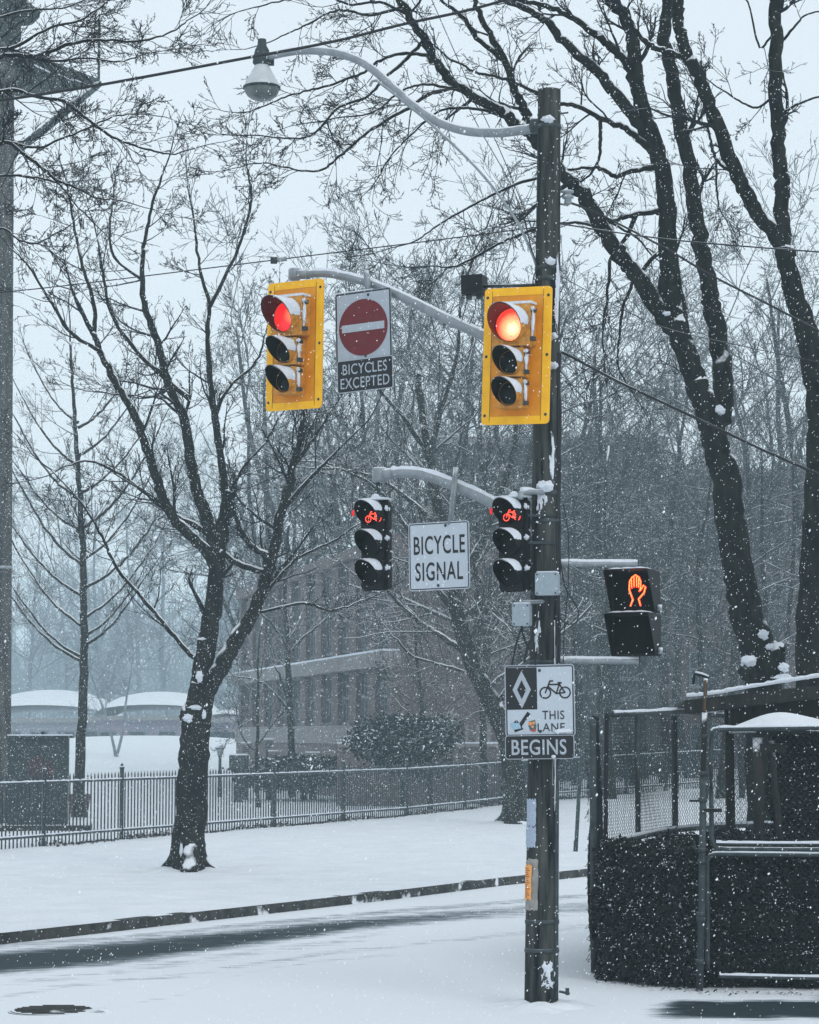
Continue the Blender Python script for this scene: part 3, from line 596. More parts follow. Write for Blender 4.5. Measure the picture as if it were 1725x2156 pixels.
# ------------------------------------------------------------------ signs
def sign(name, c, W, H, r, rz, roll, label, cat, face, border=None, bw=.012, inset=.012, edge=None):
    o = thing(name, tuple(c), label, cat, rz=-R(rz), roll=R(roll)); ou = rrect(W, H, r)
    mb = MB(); mb.prism(ou, 0, .004); mb.build('panel', edge or face, o)
    i1 = rrect(W - 2 * inset, H - 2 * inset, max(r - inset, .006)); i2 = rrect(W - 2 * inset - 2 * bw, H - 2 * inset - 2 * bw, max(r - inset - bw, .004))
    mb = MB(); flat(mb, i2, -.002); mb.build('face', face, o)
    if border: mb = MB(); ring2(mb, i1, i2, -.0025); mb.build('border', border, o)
    return o
def disc(o, name, cx, cz, r, y, mat, n=40):
    mb = MB(); mb.add([(cx + r * math.cos(q), y, cz + r * math.sin(q)) for q in [2 * math.pi * i / n for i in range(n)]], [tuple(range(n))]); return mb.build(name, mat, o)
s = sign('no_entry_sign', arm_pt(765.5, 688, .10), .605, .67, .03, 31, -1.4, 'square no entry sign, white bar on a dark red disc', 'road sign', m_sgray, m_ink, .012, .008, m_galv)
disc(s, 'red_disc', 0, -.005, .262, -.005, m_red)
mb = MB(); mb.prism([(-.228, -.038), (.228, -.038), (.228, .032), (-.228, .032)], -.008, -.006); mb.build('white_bar', m_sgray, s); bolt(s, .06, .29); bolt(s, .02, -.27)
mb = MB(); mb.tube([(.05, .03, .30), (.02, .03, .52)], .028, 8); mb.build('mounting_bracket', m_galv, s, True)
mb = MB(); mb.box((-.1, -.001, .337), (.42, .012, .008)); mb.build('snow_cap', m_cap, s)
s = sign('bicycles_excepted_sign', arm_pt(768.8, 788.5, .12), .60, .30, .025, 31, -1.4, 'small black plate reading BICYCLES EXCEPTED in white', 'road sign', m_ink, m_ink, .01, .008, m_sgray)
text_part('BICYCLES', .475, .098, 0.0, .063, -.0045, m_sgray, s, .006, 1.08); text_part('EXCEPTED', .525, .098, -.0, -.065, -.0045, m_sgray, s, .006, 1.08)
s = sign('bicycle_signal_sign', arm_pt(924.7, 1170.5, .14), .60, .605, .03, 27, -.9, 'white square sign reading BICYCLE SIGNAL hanging from the lower arm', 'road sign', m_white, m_ink, .009, .009, m_white)
text_part('BICYCLE', .505, .165, .005, .10, -.0045, m_ink, s, .012, 1.1); text_part('SIGNAL', .47, .165, 0, -.135, -.0045, m_ink, s, .012, 1.1); bolt(s, .07, .268); bolt(s, -.01, -.262)
br = MB(); q0, q1 = arm_pt(958, 984, .08), arm_pt(946, 1105, .13); dvec = q1 - q0
for k in range(2): br.tube([q0 + Vector((k * .02, 0, 0)), q1 + Vector((k * .02, 0, 0))], .0165, 6)
br.build('mounting_bracket', m_galv, s, True, True)
s = sign('bicycle_lane_sign', O(1136.8, 1475, 20.76), .607, .615, .03, 13, -.8, 'white sign with diamond, bicycle and THIS LANE with two stickers', 'road sign', m_white, m_ink, .010, .010, m_sgray)
mb = MB(); flat(mb, [(-.285, -.075), (-.022, -.075), (-.022, .284), (-.285, .284)], -.0035); mb.build('black_field', m_ink, s)
mb = MB(); dO = [(-.155, .258), (-.075, .095), (-.155, -.065), (-.235, .095)]; dI = [(-.155, .178), (-.115, .095), (-.155, .012), (-.195, .095)]; ring2(mb, dO, dI, -.0048); mb.build('diamond', m_sgray, s)
mb = MB(); bike_symbol(mb, .135, .095, .135, -.0045, .0125); mb.build('bicycle_symbol', m_ink, s)
text_part('THIS', .19, .076, .115, -.125, -.0045, m_ink, s, .006, 1.1); text_part('LANE', .235, .068, .095, -.228, -.0045, m_ink, s, .006, 1.1)
mb = MB(); stroke(mb, [(-.10, -.108), (-.17, -.205)], .032, -.0045); flat(mb, [(-.222, -.268), (-.145, -.242), (-.20, -.165)], -.0046); flat(mb, [(-.222, -.268), (-.205, -.16), (-.235, -.19)], -.0049); mb.build('arrow', m_ink, s)
mb = MB(); flat(mb, [(-.255, -.185), (-.18, -.19), (-.165, -.235), (-.225, -.245), (-.258, -.215)], -.0058); mb.build('sticker', mk('sticker_blue', (.22, .42, .55), (.35, .5, .6), 60, .5), s)
mb = MB(); flat(mb, [(-.098, -.175), (-.045, -.165), (-.032, -.215), (-.04, -.262), (-.085, -.258), (-.102, -.215)], -.0056); st_ = mb.build('sticker', mk('sticker_teal', (.03, .14, .16), (.02, .09, .10), 60, .5), s)
mb = MB(); n = 10
for x_, z_, r_ in ((-.085, -.195, .017), (-.055, -.19, .014), (-.066, -.222, .012)): mb.add([(x_ + r_ * math.cos(a), -.0066, z_ + r_ * math.sin(a)) for a in [2 * math.pi * i / n for i in range(n)]], [tuple(range(n))])
mb.build('sticker_marks', mk('sticker_orange', (.75, .30, .10), (.7, .25, .08)), st_)
mb = MB(); flat(mb, [(-.085, -.248), (-.045, -.238), (-.036, -.256), (-.06, -.268)], -.0068); mb.build('sticker_foot', mk('sticker_red', (.5, .07, .03)), st_)
bolt(s, .003, .258); bolt(s, .0, -.262)
mb = MB(); mb.blob((.20, -.004, -.264), (.085, .008, .018), 2, .3); mb.build('snow_patch', m_cap, s, True)
s = sign('begins_sign', O(1136.5, 1573, 20.735), .60, .205, .028, 13, -.8, 'black plate reading BEGINS in white below the bicycle lane sign', 'road sign', m_ink, m_ink, .008, .007, m_sgray)
text_part('BEGINS', .475, .132, -.005, 0, -.0045, m_sgray, s, .012, 1.05)
mb = MB(); mb.blob((.12, -.004, -.082), (.018, .006, .014), 1, .2); mb.build('snow_patch', m_cap, s, True)
# ------------------------------------------------------------------ pedestrian signal and its two pipes
pc = O(1336, 1291, 20.95)
ped = thing('pedestrian_signal', tuple(pc), 'black pedestrian signal beside the pole showing a lit orange raised hand', 'pedestrian signal', rz=-R(24), roll=R(-.6))
m_hood_in = mk('hood_brown_reflection', (.05, .036, .018), (.03, .022, .012), 14, .5); hoodb = MB();  # brown reflection inside the hood, painted as its colour
for k, cz in enumerate((.185, -.19)):
    mb = MB(); mb.prism([(x + .0, z + cz) for x, z in rrect(.40, .365, .02, 3)], -.02, .12); ho_ = mb.build('lamp_housing', m_black, ped)
    mb = MB(); z1, z0 = cz + .18, cz - .18; D = .235; t_ = .004
    for sx in (-1, 1):
        x = sx * .2; mb.hexa([(x, -.02, z0), (x + t_, -.02, z0), (x + t_, -.045, z0), (x, -.045, z0), (x, -.02, z1), (x + t_, -.02, z1), (x + t_, -D, z1), (x, -D, z1)])
    mb.hexa([(-.2, -.02, z1), (.2, -.02, z1), (.2, -D, z1), (-.2, -D, z1), (-.2, -.02, z1 + t_), (.2, -.02, z1 + t_), (.2, -D, z1 + t_), (-.2, -D, z1 + t_)]); mb.build('hood', m_black, ped)
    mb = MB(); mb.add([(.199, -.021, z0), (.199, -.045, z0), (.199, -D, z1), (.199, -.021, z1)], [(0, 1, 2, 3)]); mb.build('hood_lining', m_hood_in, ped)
    sc_ = MB(); n = 12; V = []
    for i in range(5):
        for j in range(n): e_ = 1 - abs(2 * j / (n - 1) - 1) ** 6; V.append((-.2 + .4 * j / (n - 1), -.03 - (D - .035) * i / 4, z1 + .005 + .018 * e_ * (1 if 0 < i < 4 else .25) * (1 + .2 * math.sin(j * 2 + i))))
    sc_.add(V, [(i * n + j, i * n + j + 1, (i + 1) * n + j + 1, (i + 1) * n + j) for i in range(4) for j in range(n - 1)]); sc_.build('snow_cap', m_cap, ped, True)
    mb = MB(); mb.prism([(x, z + cz) for x, z in rrect(.36, .325, .012, 3)], -.024, -.021); mb.build('display', m_dark_in, ped)
def hp(pts): return [((x - 1165) * .000625 + .035, (575 - z) * .000625 + .195) for x, z in pts]
hand = MB(); strokes = [[(1070, 785), (1105, 700), (1075, 620), (1055, 560), (1065, 445)], [(1065, 445), (1098, 395), (1150, 362), (1200, 395), (1222, 450)], [(1222, 450), (1222, 560)], [(1222, 555), (1200, 590)], [(1222, 570), (1262, 512), (1292, 535), (1270, 610), (1190, 695), (1215, 785)],
    [(1092, 430), (1092, 545)], [(1128, 400), (1128, 530)], [(1165, 395), (1165, 530)], [(1195, 420), (1195, 540)]]
dots = MB()
for sti, st_ in enumerate(strokes):
    q = hp(st_); stroke(hand, q, .011 if sti > 4 else .015, -.0265 - sti * .0002)
    for (x0, z0), (x1, z1) in zip(q[:-1], q[1:]):
        n = max(1, int(math.hypot(x1 - x0, z1 - z0) / .012))
        for i in range(n): f = i / n; dots.blob((x0 + (x1 - x0) * f, -.031, z0 + (z1 - z0) * f), (.0045, .0025, .0045), 0, 0, 1)
hand.build('hand_symbol', emis('orange_hand', (1, .035, .008), 3.4), ped); dots.build('light_dots', emis('orange_led', (1, .26, .05), 4.5), ped, True)
mb = MB()
for zz in (.03, -.34): mb = MB(); mb.tube([(.2, .03, zz), (.235, .03, zz)], .02, 8); mb.build('latch', m_galv, ped, True); mb = MB(); mb.blob((.225, .02, zz + .025), (.02, .02, .014), 3, .2); mb.build('snow_patch', m_cap, ped, True)
mb = MB(); mb.tube([(0.0, .06, .36), (0, .06, .44)], .03, 10); mb.tube([(0, .06, -.37), (0, .06, -.43)], .03, 10); mb.build('mounting_bracket', m_galv_dark, ped, True)
for py, xe, lb in ((1186, 1342, 'upper snow-topped pipe holding the pedestrian signal'), (1390, 1345, 'lower snow-topped pipe holding the pedestrian signal')):
    o = thing('signal_pipe', tuple(pole_at(py)), lb, 'pipe'); A_, B_ = pole_at(py, 10, .03), O(xe, py + 2, 20.98); P = [A_.lerp(B_, i / 10) for i in range(11)]
    mb = MB(); mb.tube(P, .028, 12); mb.build('pipe_tube', m_galv, o, True, True); snow_ridge(P[1:], .026, o, .75, .014, py)
# small enclosures
for px, py, w_, h_, Y_, lb in ((1153.5, 1230, .19, .19, 20.7, 'square pale grey junction box on the front of the pole'), (1100, 1295, .145, .185, 20.72, 'small upright grey box hanging left of the pole below the signal')):
    o = thing('junction_box', tuple(O(px, py, Y_)), lb, 'junction box', rz=-R(15)); mb = MB(); mb.prism(rrect(w_, h_, .015, 3), -.05, .06); mb.build('case', m_boxg, o)
    mb = MB(); mb.prism(rrect(w_ + .006, h_ + .006, .016, 3), -.062, -.052); mb.build('lid', m_boxg, o)
    mb = MB()
    for sx in (-1, 1):
        for sz in (-1, 1): mb.box((sx * (w_ / 2 - .015), -.064, sz * (h_ / 2 - .015)), (.012, .006, .012))
    mb.build('screw', m_ink, o); mb = MB(); mb.box((0, .0, h_ / 2 + .008), (w_ * .9, .1, .012)); mb.build('snow_cap', m_cap, o)
o = thing('control_box', tuple(O(999, 601, 21.35)), 'small black box beside the right traffic signal, above the arm', 'control box', rz=-R(20)); mb = MB(); mb.prism(rrect(.20, .17, .01, 2), -.08, .08); mb.build('case', m_black, o)
mb = MB(); mb.tube([O(1018, 603, 21.3), pole_at(600, -10)], .015, 8); mb.build('support_rod', m_galv_dark, o, True, True)
mb = MB(); mb.box((-.05, .0, -.1), (.04, .05, .05)); mb.box((.05, 0, -.1), (.04, .05, .05)); mb.build('cable_gland', m_galv_dark, o)
mb = MB()
for a_ in ([(985, 622), (980, 650), (972, 676)], [(1003, 622), (1000, 655), (985, 690)]): mb.tube(curve_pts([O(x, y, 21.35) for x, y in a_], 4), .004, 5)
mb.build('lead_wire', m_wire, o, True, True)
# insulator on the right side
o = thing('insulator', tuple(pole_at(415)), 'grey porcelain insulator spool on a bracket at the right of the pole', 'insulator'); c = O(1196, 416, 20.9)
mb = MB(); mb.lathe([(0, .06), (.05, .06), (.055, .045), (.03, .035), (.03, .025), (.05, .015), (.052, -.005), (.03, -.015), (.035, -.05), (.02, -.065), (0, -.065)], 16, tuple(c)); mb.build('spool', m_galv, o, True, True)
mb = MB(); mb.tube([pole_at(406, 18), c + Vector((0, 0, .068))], .01, 6); mb.tube([pole_at(428, 18), c + Vector((0, 0, -.07))], .01, 6); mb.build('bracket', m_galv, o, True, True)
# ------------------------------------------------------------------ overhead cables
def cable(name, pts, r, label, mat=m_wire, cat='cable', sag=8):
    P = curve_pts([O(*p) for p in pts], sag); mb = MB(); mb.tube(P, r, 6); o = mb.build(name, mat, None, True); return tag(o, label, cat)
cable('overhead_cable', [(-80, 224, 19), (0, 212, 19), (210, 179, 19), (520, 122, 19), (700, 88, 19), (850, 51, 19), (1000, 18, 19), (1200, -40, 19)], .012, 'thick black cable crossing in front of the street lamp at the upper left')
cable('overhead_wire', [(-60, 622, 22.3), (150, 600, 22.2), (590, 546, 22), (860, 513, 21.5), (1135, 478, 21.1)], .0055, 'thin wire with a small coupling running left from the pole')
o = thing('wire_coupling', tuple(O(590, 546, 22)), 'small grey coupling on the thin wire above the left signal', 'coupling'); mb = MB(); a_, b_ = O(577, 548, 22), O(604, 544, 22); mb.tube([a_, b_], .024, 8); mb.build('sleeve', m_galv, o, True, True)
mb = MB(); mb.tube([a_ + Vector((-.03, 0, 0)), a_ + Vector((.03, 0, 0))], .034, 8); mb.build('end_ring', m_galv_dark, o, True, True)
cable('overhead_wire', [(1178, 471, 21), (1330, 494, 20.6), (1445, 508, 20.3), (1560, 518, 20), (1800, 536, 19.4)], .007, 'thin blue-grey wire running right from the pole, partly snow-covered', m_wire_snow)
cable('overhead_cable', [(1196, 425, 20.9), (1260, 450, 20.9), (1400, 522, 20.6), (1500, 581, 20.4), (1640, 652, 20.1), (1800, 738, 19.7)], .0105, 'black twisted cable sloping down right from the insulator', m_wire_snow)
cable('overhead_cable', [(1185, 742, 20.9), (1205, 752, 20.8), (1300, 802, 20.6), (1450, 873, 20.3), (1600, 944, 20), (1706, 991, 19.8), (1800, 1030, 19.6)], .013, 'thick black cable with snow on top sloping down right at mid height', m_wire_snow)
cable('overhead_wire', [(1178, 580, 21), (1290, 640, 20.6), (1400, 690, 20.3), (1560, 728, 20), (1800, 778, 19.5)], .004, 'fine wire sloping across the trunks right of the pole', m_wire_snow)
cable('guy_wire', [(862, -10, 22), (940, 132, 21.8), (1006, 264, 21.5), (1085, 409, 21.2), (1128, 556, 21)], .004, 'left one of two fine wires slanting down to the pole')
cable('guy_wire', [(905, -10, 22), (980, 160, 21.7), (1050, 310, 21.4), (1100, 430, 21.1), (1135, 520, 21)], .004, 'right one of two fine wires slanting down to the pole')
cable('hanging_wire', [(1105, 460, 21), (1118, 520, 21), (1130, 560, 20.9), (1122, 600, 20.9), (1130, 700, 20.95)], .006, 'black wire hanging close to the left side of the pole above the signals')
# ------------------------------------------------------------------ enclosure at the right: chain-link, gate, hedge, shelter
def mesh_panel(mb, A, B, z0, z1, w=.029, r=.0026, zA=None):
    """woven diamonds between ground points A and B; z0 may be a pair (left,right)"""
    A = Vector(A); B = Vector(B); L = (B - A).length; n = int(L / w); rg = random.Random(int(A.x * 100))
    z0 = z0 if isinstance(z0, tuple) else (z0, z0); z1 = z1 if isinstance(z1, tuple) else (z1, z1); polys = []
    H = min(z1[0] - z0[0], z1[1] - z0[1]); m = int(H / (w * 1.1))
    N_ = Vector((-(B - A).y, (B - A).x, 0)).normalized()
    wires = np.empty((n, m + 1, 3))
    for i in range(n):
        s = (i + .5) / n; lo = z0[0] + (z0[1] - z0[0]) * s; hi = z1[0] + (z1[1] - z1[0]) * s
        for j in range(m + 1):
            f = j / m; o_ = (w * .52) * (1 if (i + j) % 2 else -1); bul = .035 * math.sin(s * 9 + f * 5) * math.sin(f * 3.1)
            p = A + (B - A) * s + (B - A).normalized() * (o_ + .006 * math.sin(i * .9 + f * 7)) + N_ * (bul + (.003 if j % 2 else -.003)); wires[i, j] = (p.x, p.y, lo + (hi - lo) * f)
    mb.tubes(wires, np.full((n, m + 1), r), 3)
def wpost(o, A, z0, z1, r=.03, name='post', top=None, mat=None):
    mb = MB(); top = top or A; mb.tube([(A[0], A[1], z0), (top[0], top[1], z1)], r, 12); mb.lathe([(r * 1.15, -.03), (r * 1.15, 0), (0, .03)], 12, (top[0], top[1], z1)); return mb.build(name, mat or m_galv_dark, o, True, True)
C0 = O(1248, 1545, 23.9); C0.z = 0; Cs = O(1262, 1545, 26.8); Cs.z = 0     # side run, nearly edge-on
U0 = O(1272, 1545, 24.0); U1 = O(1423, 1545, 26.6); U2 = O(1640, 1545, 29.0)
cf = thing('chain_link_fence', (C0.x, C0.y, 0), 'old green chain-link fence with bent snow-topped rails round the hedge', 'fence')
mb = MB(); mesh_panel(mb, (C0.x, C0.y, 0), (Cs.x, Cs.y, 0), .02, 2.5, .04, .004); mesh_panel(mb, (C0.x - .03, C0.y, 0), (Cs.x - .03, Cs.y, 0), .02, 2.4, .04, .004); mb.build('side_mesh', m_mesh, cf, True, True)
mb = MB(); mesh_panel(mb, (U0.x, U0.y, 0), (U1.x, U1.y, 0), 1.24, 2.52); mesh_panel(mb, (U1.x, U1.y, 0), (U2.x, U2.y, 0), 1.24, 2.52); mb.build('upper_mesh', m_mesh, cf, True, True)
wpost(cf, (C0.x, C0.y), 0, 2.45, .034); wpost(cf, (O(1268, 1545, 23.8).x, 23.8), 0, 2.5, .022, top=(O(1278, 1500, 23.8).x, 23.8), mat=m_black)
for px, Yp, ro in ((1342, 25.2, .028), (1420, 26.6, .034), (1533, 27.9, .030)): q = O(px, 1545, Yp); wpost(cf, (q.x, q.y), .3, 2.5, ro)
top_ = [O(1290, 1505, 24.2), O(1340, 1503, 25.2), O(1428, 1498, 26.6), O(1500, 1505, 27.5), O(1539, 1508, 28)]; mb = MB(); mb.tube(top_, .026, 10); mb.build('top_rail', m_galv_dark, cf, True, True); 
P = curve_pts(top_, 6); snow_ridge(P, .024, cf, .8, .022, 1)
mid = curve_pts([O(1268, 1779, 23.9), O(1320, 1768, 24.7), O(1380, 1754, 25.8), O(1417, 1748, 26.5), O(1483, 1742, 27.2), O(1560, 1738, 28), O(1632, 1736, 28.8)], 6); mb = MB(); mb.tube(mid, .03, 10); mb.build('mid_rail', m_galv_dark, cf, True, True); snow_ridge(mid, .028, cf, .8, .022, 2)
# loose wire of the torn edge
mb = MB(); rg = random.Random(5)
for k in range(40):
    z_ = rg.uniform(.1, 2.4); q = Vector((C0.x - .04, C0.y, z_)); mb.tube([q, q + Vector((rg.uniform(-.05, -.01), 0, rg.uniform(-.03, .03))), q + Vector((0, .03, rg.uniform(.02, .05)))], .003, 4)
mb.build('torn_edge', m_mesh, cf, True, True)
F0 = G(1252, 2064); F1 = G(1473, 2086); F2 = G(1900, 2096)
mb = MB(); mesh_panel(mb, (F0.x, F0.y - .1, 0), (F1.x, F1.y - .06, 0), .02, (1.22, 1.3), .033, .0015); mb.build('front_mesh', m_mesh, cf, True, True)
# tall post with a rusty hook
tp = thing('gate_post', (F1.x, F1.y, 0), 'tall thin steel post with rusty top and hooked bracket beside the gate', 'post'); yg = F1.y
mb = MB(); mb.tube([O(1473, 2088, yg), O(1478, 1900, yg), O(1481, 1630, yg)], .032, 14); mb.build('lower_tube', m_galv_dark, tp, True, True)
mb = MB(); mb.tube([O(1481, 1632, yg), O(1484, 1500, yg)], .025, 12); mb.tube([O(1484, 1500, yg), O(1486, 1428, yg)], .018, 10); mb.build('upper_tube', m_wood, tp, True, True)
mb = MB(); mb.tube([O(1483.5, 1500, yg - .02), O(1485.5, 1432, yg - .02)], .012, 8); mb.build('rust_strip', m_rust, tp, True, True)
mb = MB(); mb.tube([O(1492, 1427, yg), O(1478, 1422, yg), O(1463, 1419, yg), O(1461, 1430, yg), O(1460, 1440, yg)], .014, 6); mb.build('hook', m_black, tp, True, True)
mb = MB(); mb.tube(curve_pts([O(1464, 1415, yg), O(1478, 1418, yg), O(1492, 1424, yg)], 3), .012, 6); mb.build('snow_cap', m_cap, tp, True, True)
for py in (1550, 1628, 1684, 1790, 1815, 1925, 1935, 2025):
    mb = MB(); q = O(1481 - (py - 1630) * .0175, py, yg); mb.lathe([(.03, -.02), (.04, -.02), (.04, .02), (.03, .02)], 12, tuple(q)); mb.build('clamp', m_galv_dark, tp, True, True)
mb = MB(); mb.box(tuple(O(1500, 1706, yg - .02)), (.17, .05, .035)); mb.box(tuple(O(1463, 1686, yg)), (.1, .02, .02)); mb.build('latch', m_black, tp, False, True)
# gate
gt = thing('chain_link_gate', (O(1490, 2080, yg).x, yg + .1, 0), 'snow-topped tubular steel gate of two stacked chain-link panels at the right edge', 'gate'); Yg = yg + .05
def frame(pts, r, name): mb = MB(); mb.tube(curve_pts([O(x, y, Yg) for x, y in pts], 5), r, 10); return mb.build(name, m_galv_dark, gt, True, True)
frame([(1499, 1776), (1498, 1700), (1497, 1600), (1498, 1556), (1502, 1540), (1512, 1536), (1560, 1535), (1900, 1530)], .022, 'upper_frame')
frame([(1499, 1740), (1500, 1768), (1506, 1782), (1520, 1787), (1600, 1788), (1900, 1790)], .022, 'upper_frame')
frame([(1510, 1776), (1560, 1777), (1900, 1778)], .012, 'upper_frame')
frame([(1490, 2040), (1490, 1950), (1489, 1830), (1491, 1808), (1500, 1800), (1520, 1798), (1600, 1799), (1900, 1802)], .022, 'lower_frame')
frame([(1512, 2055), (1560, 2056), (1700, 2059), (1900, 2063)], .018, 'lower_frame')
for a_, sd in (([(1500, 1539), (1512, 1533), (1560, 1531), (1900, 1526)], 1), ([(1508, 1774), (1600, 1775), (1900, 1776)], 2), ([(1500, 1797), (1560, 1795), (1900, 1799)], 3), ([(1515, 2053), (1600, 2054), (1900, 2060)], 4)):
    snow_ridge(curve_pts([O(x, y + 3, Yg) for x, y in a_], 10), .018, gt, .9, .016, sd)
mb = MB(); A_, B_ = O(1500, 1545, Yg), O(1900, 1545, Yg); z_u1 = O(1600, 1537, Yg).z; z_u0 = O(1600, 1786, Yg).z; z_l1 = O(1600, 1800, Yg).z; z_l0 = O(1600, 2056, Yg).z
mesh_panel(mb, (A_.x, A_.y + .04, 0), (B_.x, B_.y + .04, 0), z_u0, z_u1); mb.build('upper_mesh', m_mesh, gt, True, True)
mb = MB(); mesh_panel(mb, (A_.x, A_.y + .04, 0), (B_.x, B_.y + .04, 0), z_l0, z_l1, .033, .0015); mb.build('lower_mesh', m_mesh, gt, True, True)
# hedge
def leaves(mb, tris, n, rg, s0=.02, s1=.038, depth=.16, bias=None):
    """leaf quads scattered over triangles, jittered inwards"""
    T = np.asarray(tris, float); a, b_, c = T[:, 0], T[:, 1], T[:, 2]; ar = np.linalg.norm(np.cross(b_ - a, c - a), axis=1) / 2
    idx = rg.choice(len(T), n, p=ar / ar.sum()); u = rg.random((n, 2)); fl_ = u.sum(1) > 1; u[fl_] = 1 - u[fl_]
    N = nrm(np.cross(b_ - a, c - a))[idx]; P = a[idx] + (b_ - a)[idx] * u[:, :1] + (c - a)[idx] * u[:, 1:] - N * (rg.random((n, 1)) ** 1.5 * depth - .03)
    P = P + rg.normal(0, .010, P.shape) + N * (.035 * np.sin(P[:, :1] * 9 + P[:, 2:] * 7) + .03 * np.sin(P[:, 2:] * 17 - P[:, 1:2] * 11) + .02 * np.sin(P[:, :1] * 31))
    P[:, 2] = np.maximum(P[:, 2], .01); ax = nrm(rg.normal(0, 1, (n, 3))); nn = nrm(N * .7 + rg.normal(0, .6, (n, 3)) + np.array([0, 0, .35])); ax = nrm(ax - (ax * nn).sum(1, keepdims=True) * nn); bx = np.cross(nn, ax)
    s = rg.uniform(s0, s1, (n, 1)); V = np.stack([P - ax * s, P + bx * s * .62 + nn * s * .15, P + ax * s, P - bx * s * .62 + nn * s * .15], 1)
    mb.add(V.reshape(-1, 3), np.arange(n * 4).reshape(n, 4))
def quad_tris(a, b_, c, d): return [(a, b_, c), (a, c, d)]
rg = np.random.default_rng(11)
hf0, hf1 = F0 + Vector((0.03, .05, 0)), F1 + Vector((0, .12, 0)); hb0, hb1, hb2 = Vector((U0.x, U0.y + .1, 0)), Vector((U1.x, U1.y, 0)), Vector((U2.x, U2.y, 0))
def V3(p, z): return (p.x, p.y, z)
he = thing('hedge', (hf0.x, hf0.y, 0), 'dark leafy ivy hedge behind the chain-link, left of the gate post', 'hedge')
hz0, hz1 = 1.20, 1.24; zb = 1.17
mid_f = hf1
tri = quad_tris(V3(hf0, .0), V3(hf1, .0), V3(hf1, hz1), V3(hf0, hz0)) + quad_tris(V3(hb0, 0), V3(hf0, 0), V3(hf0, hz0), V3(hb0, hz0)) + quad_tris(V3(hf0, hz0), V3(hf1, hz1), V3(hb2, zb), V3(hb1, zb)) + [(V3(hf0, hz0), V3(hb1, zb), V3(hb0, hz0))]
mb = MB(); leaves(mb, tri, 30000, rg, .018, .036); mb.build('foliage', m_ivy, he, False, True)
rgS = np.random.default_rng(31)
def specks(A_, B_, z0, z1, n, par):
    mb = MB(); f = rgS.random(n)[:, None]; P = np.array(tuple(A_))[None] * (1 - f) + np.array(tuple(B_))[None] * f; P[:, 1] -= rgS.uniform(.0, .04, n); P[:, 2] = z0 + (z1 - z0) * rgS.random(n) ** .8; s_ = rgS.gamma(3, .0017, (n, 1)) + .002
    mb.add(np.stack([P + s_ * rgS.normal(0, .8, (n, 3)), P + s_ * rgS.normal(0, .8, (n, 3)), P + s_ * rgS.normal(0, .8, (n, 3)), P + s_ * rgS.normal(0, .8, (n, 3))], 1).reshape(-1, 3), np.arange(n * 4).reshape(n, 4)); mb.build('snow_and_glints', m_cap, par, False, True)  # white flecks: snow on leaves, with leaf glints painted as well
specks(hf0, hf1, .05, 1.2, 750, he)
mb = MB(); n = 240; f = rgS.random(n)[:, None]; tp_ = rgS.random(n) < .6
P0 = np.where(tp_[:, None], np.array(V3(hb0, 1.15)) * (1 - f) + np.array(V3(hb1, 1.12)) * f, np.array(V3(hf0, 1.18)) * (1 - f) + np.array(V3(hf1, 1.2)) * f); P0[:, 0] += rgS.uniform(-.1, .6, n) * tp_; d = nrm(rgS.normal(0, .55, (n, 3)) + np.array([0, 0, 1.])); ln = rgS.uniform(.06, .2, (n, 1))
mb.tubes(np.stack([P0, P0 + d * ln * .5 + rgS.normal(0, .01, (n, 3)), P0 + d * ln], 1), np.tile([.004, .003, .002], (n, 1)), 3); n = 900; ix = rgS.integers(0, 240, n); Q = P0[ix] + d[ix] * ln[ix] * rgS.random((n, 1)) + rgS.normal(0, .018, (n, 3)); s_ = rgS.uniform(.014, .03, (n, 1)); a_ = nrm(rgS.normal(0, 1, (n, 3))); b_ = nrm(np.cross(a_, rgS.normal(0, 1, (n, 3))))
mb.add(np.stack([Q - a_ * s_, Q + b_ * s_ * .6, Q + a_ * s_, Q - b_ * s_ * .6], 1).reshape(-1, 3), np.arange(n * 4).reshape(n, 4)); tag(mb.build('stray_shoots', m_ivy, he, False, True), kind='stuff')
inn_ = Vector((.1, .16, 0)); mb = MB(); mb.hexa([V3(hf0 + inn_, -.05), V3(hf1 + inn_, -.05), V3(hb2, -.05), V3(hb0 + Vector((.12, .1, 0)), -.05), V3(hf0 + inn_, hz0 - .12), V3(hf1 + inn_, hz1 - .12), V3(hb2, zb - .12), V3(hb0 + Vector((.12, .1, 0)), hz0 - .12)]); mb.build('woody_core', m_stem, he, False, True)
g0 = F1 + Vector((.06, .32, 0)); g1 = F2 + Vector((.8, .4, 0)); he2 = thing('hedge', (g0.x, g0.y, 0), 'dark leafy ivy hedge filling the lower gate panel at the right', 'hedge')
mb = MB(); leaves(mb, quad_tris(V3(g0, .03), V3(g1, .03), V3(g1, 1.24), V3(g0, 1.24)) + quad_tris(V3(g0, 1.24), V3(g1, 1.24), V3(g1 + Vector((0, 1.0, 0)), 1.27), V3(g0 + Vector((0, 1.0, 0)), 1.27)), 34000, rg, .018, .036); mb.build('foliage', m_ivy, he2, False, True)
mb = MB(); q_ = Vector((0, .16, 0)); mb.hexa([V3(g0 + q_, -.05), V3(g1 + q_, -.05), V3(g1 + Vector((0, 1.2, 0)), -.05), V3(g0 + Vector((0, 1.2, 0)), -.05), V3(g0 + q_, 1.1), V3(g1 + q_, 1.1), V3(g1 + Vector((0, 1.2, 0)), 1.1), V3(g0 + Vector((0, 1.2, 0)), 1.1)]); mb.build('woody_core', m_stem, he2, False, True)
specks(g0, g1, .05, 1.2, 950, he2)
lv = MB(); rg2 = np.random.default_rng(3)     # fallen leaves at the foot
bs = []; 
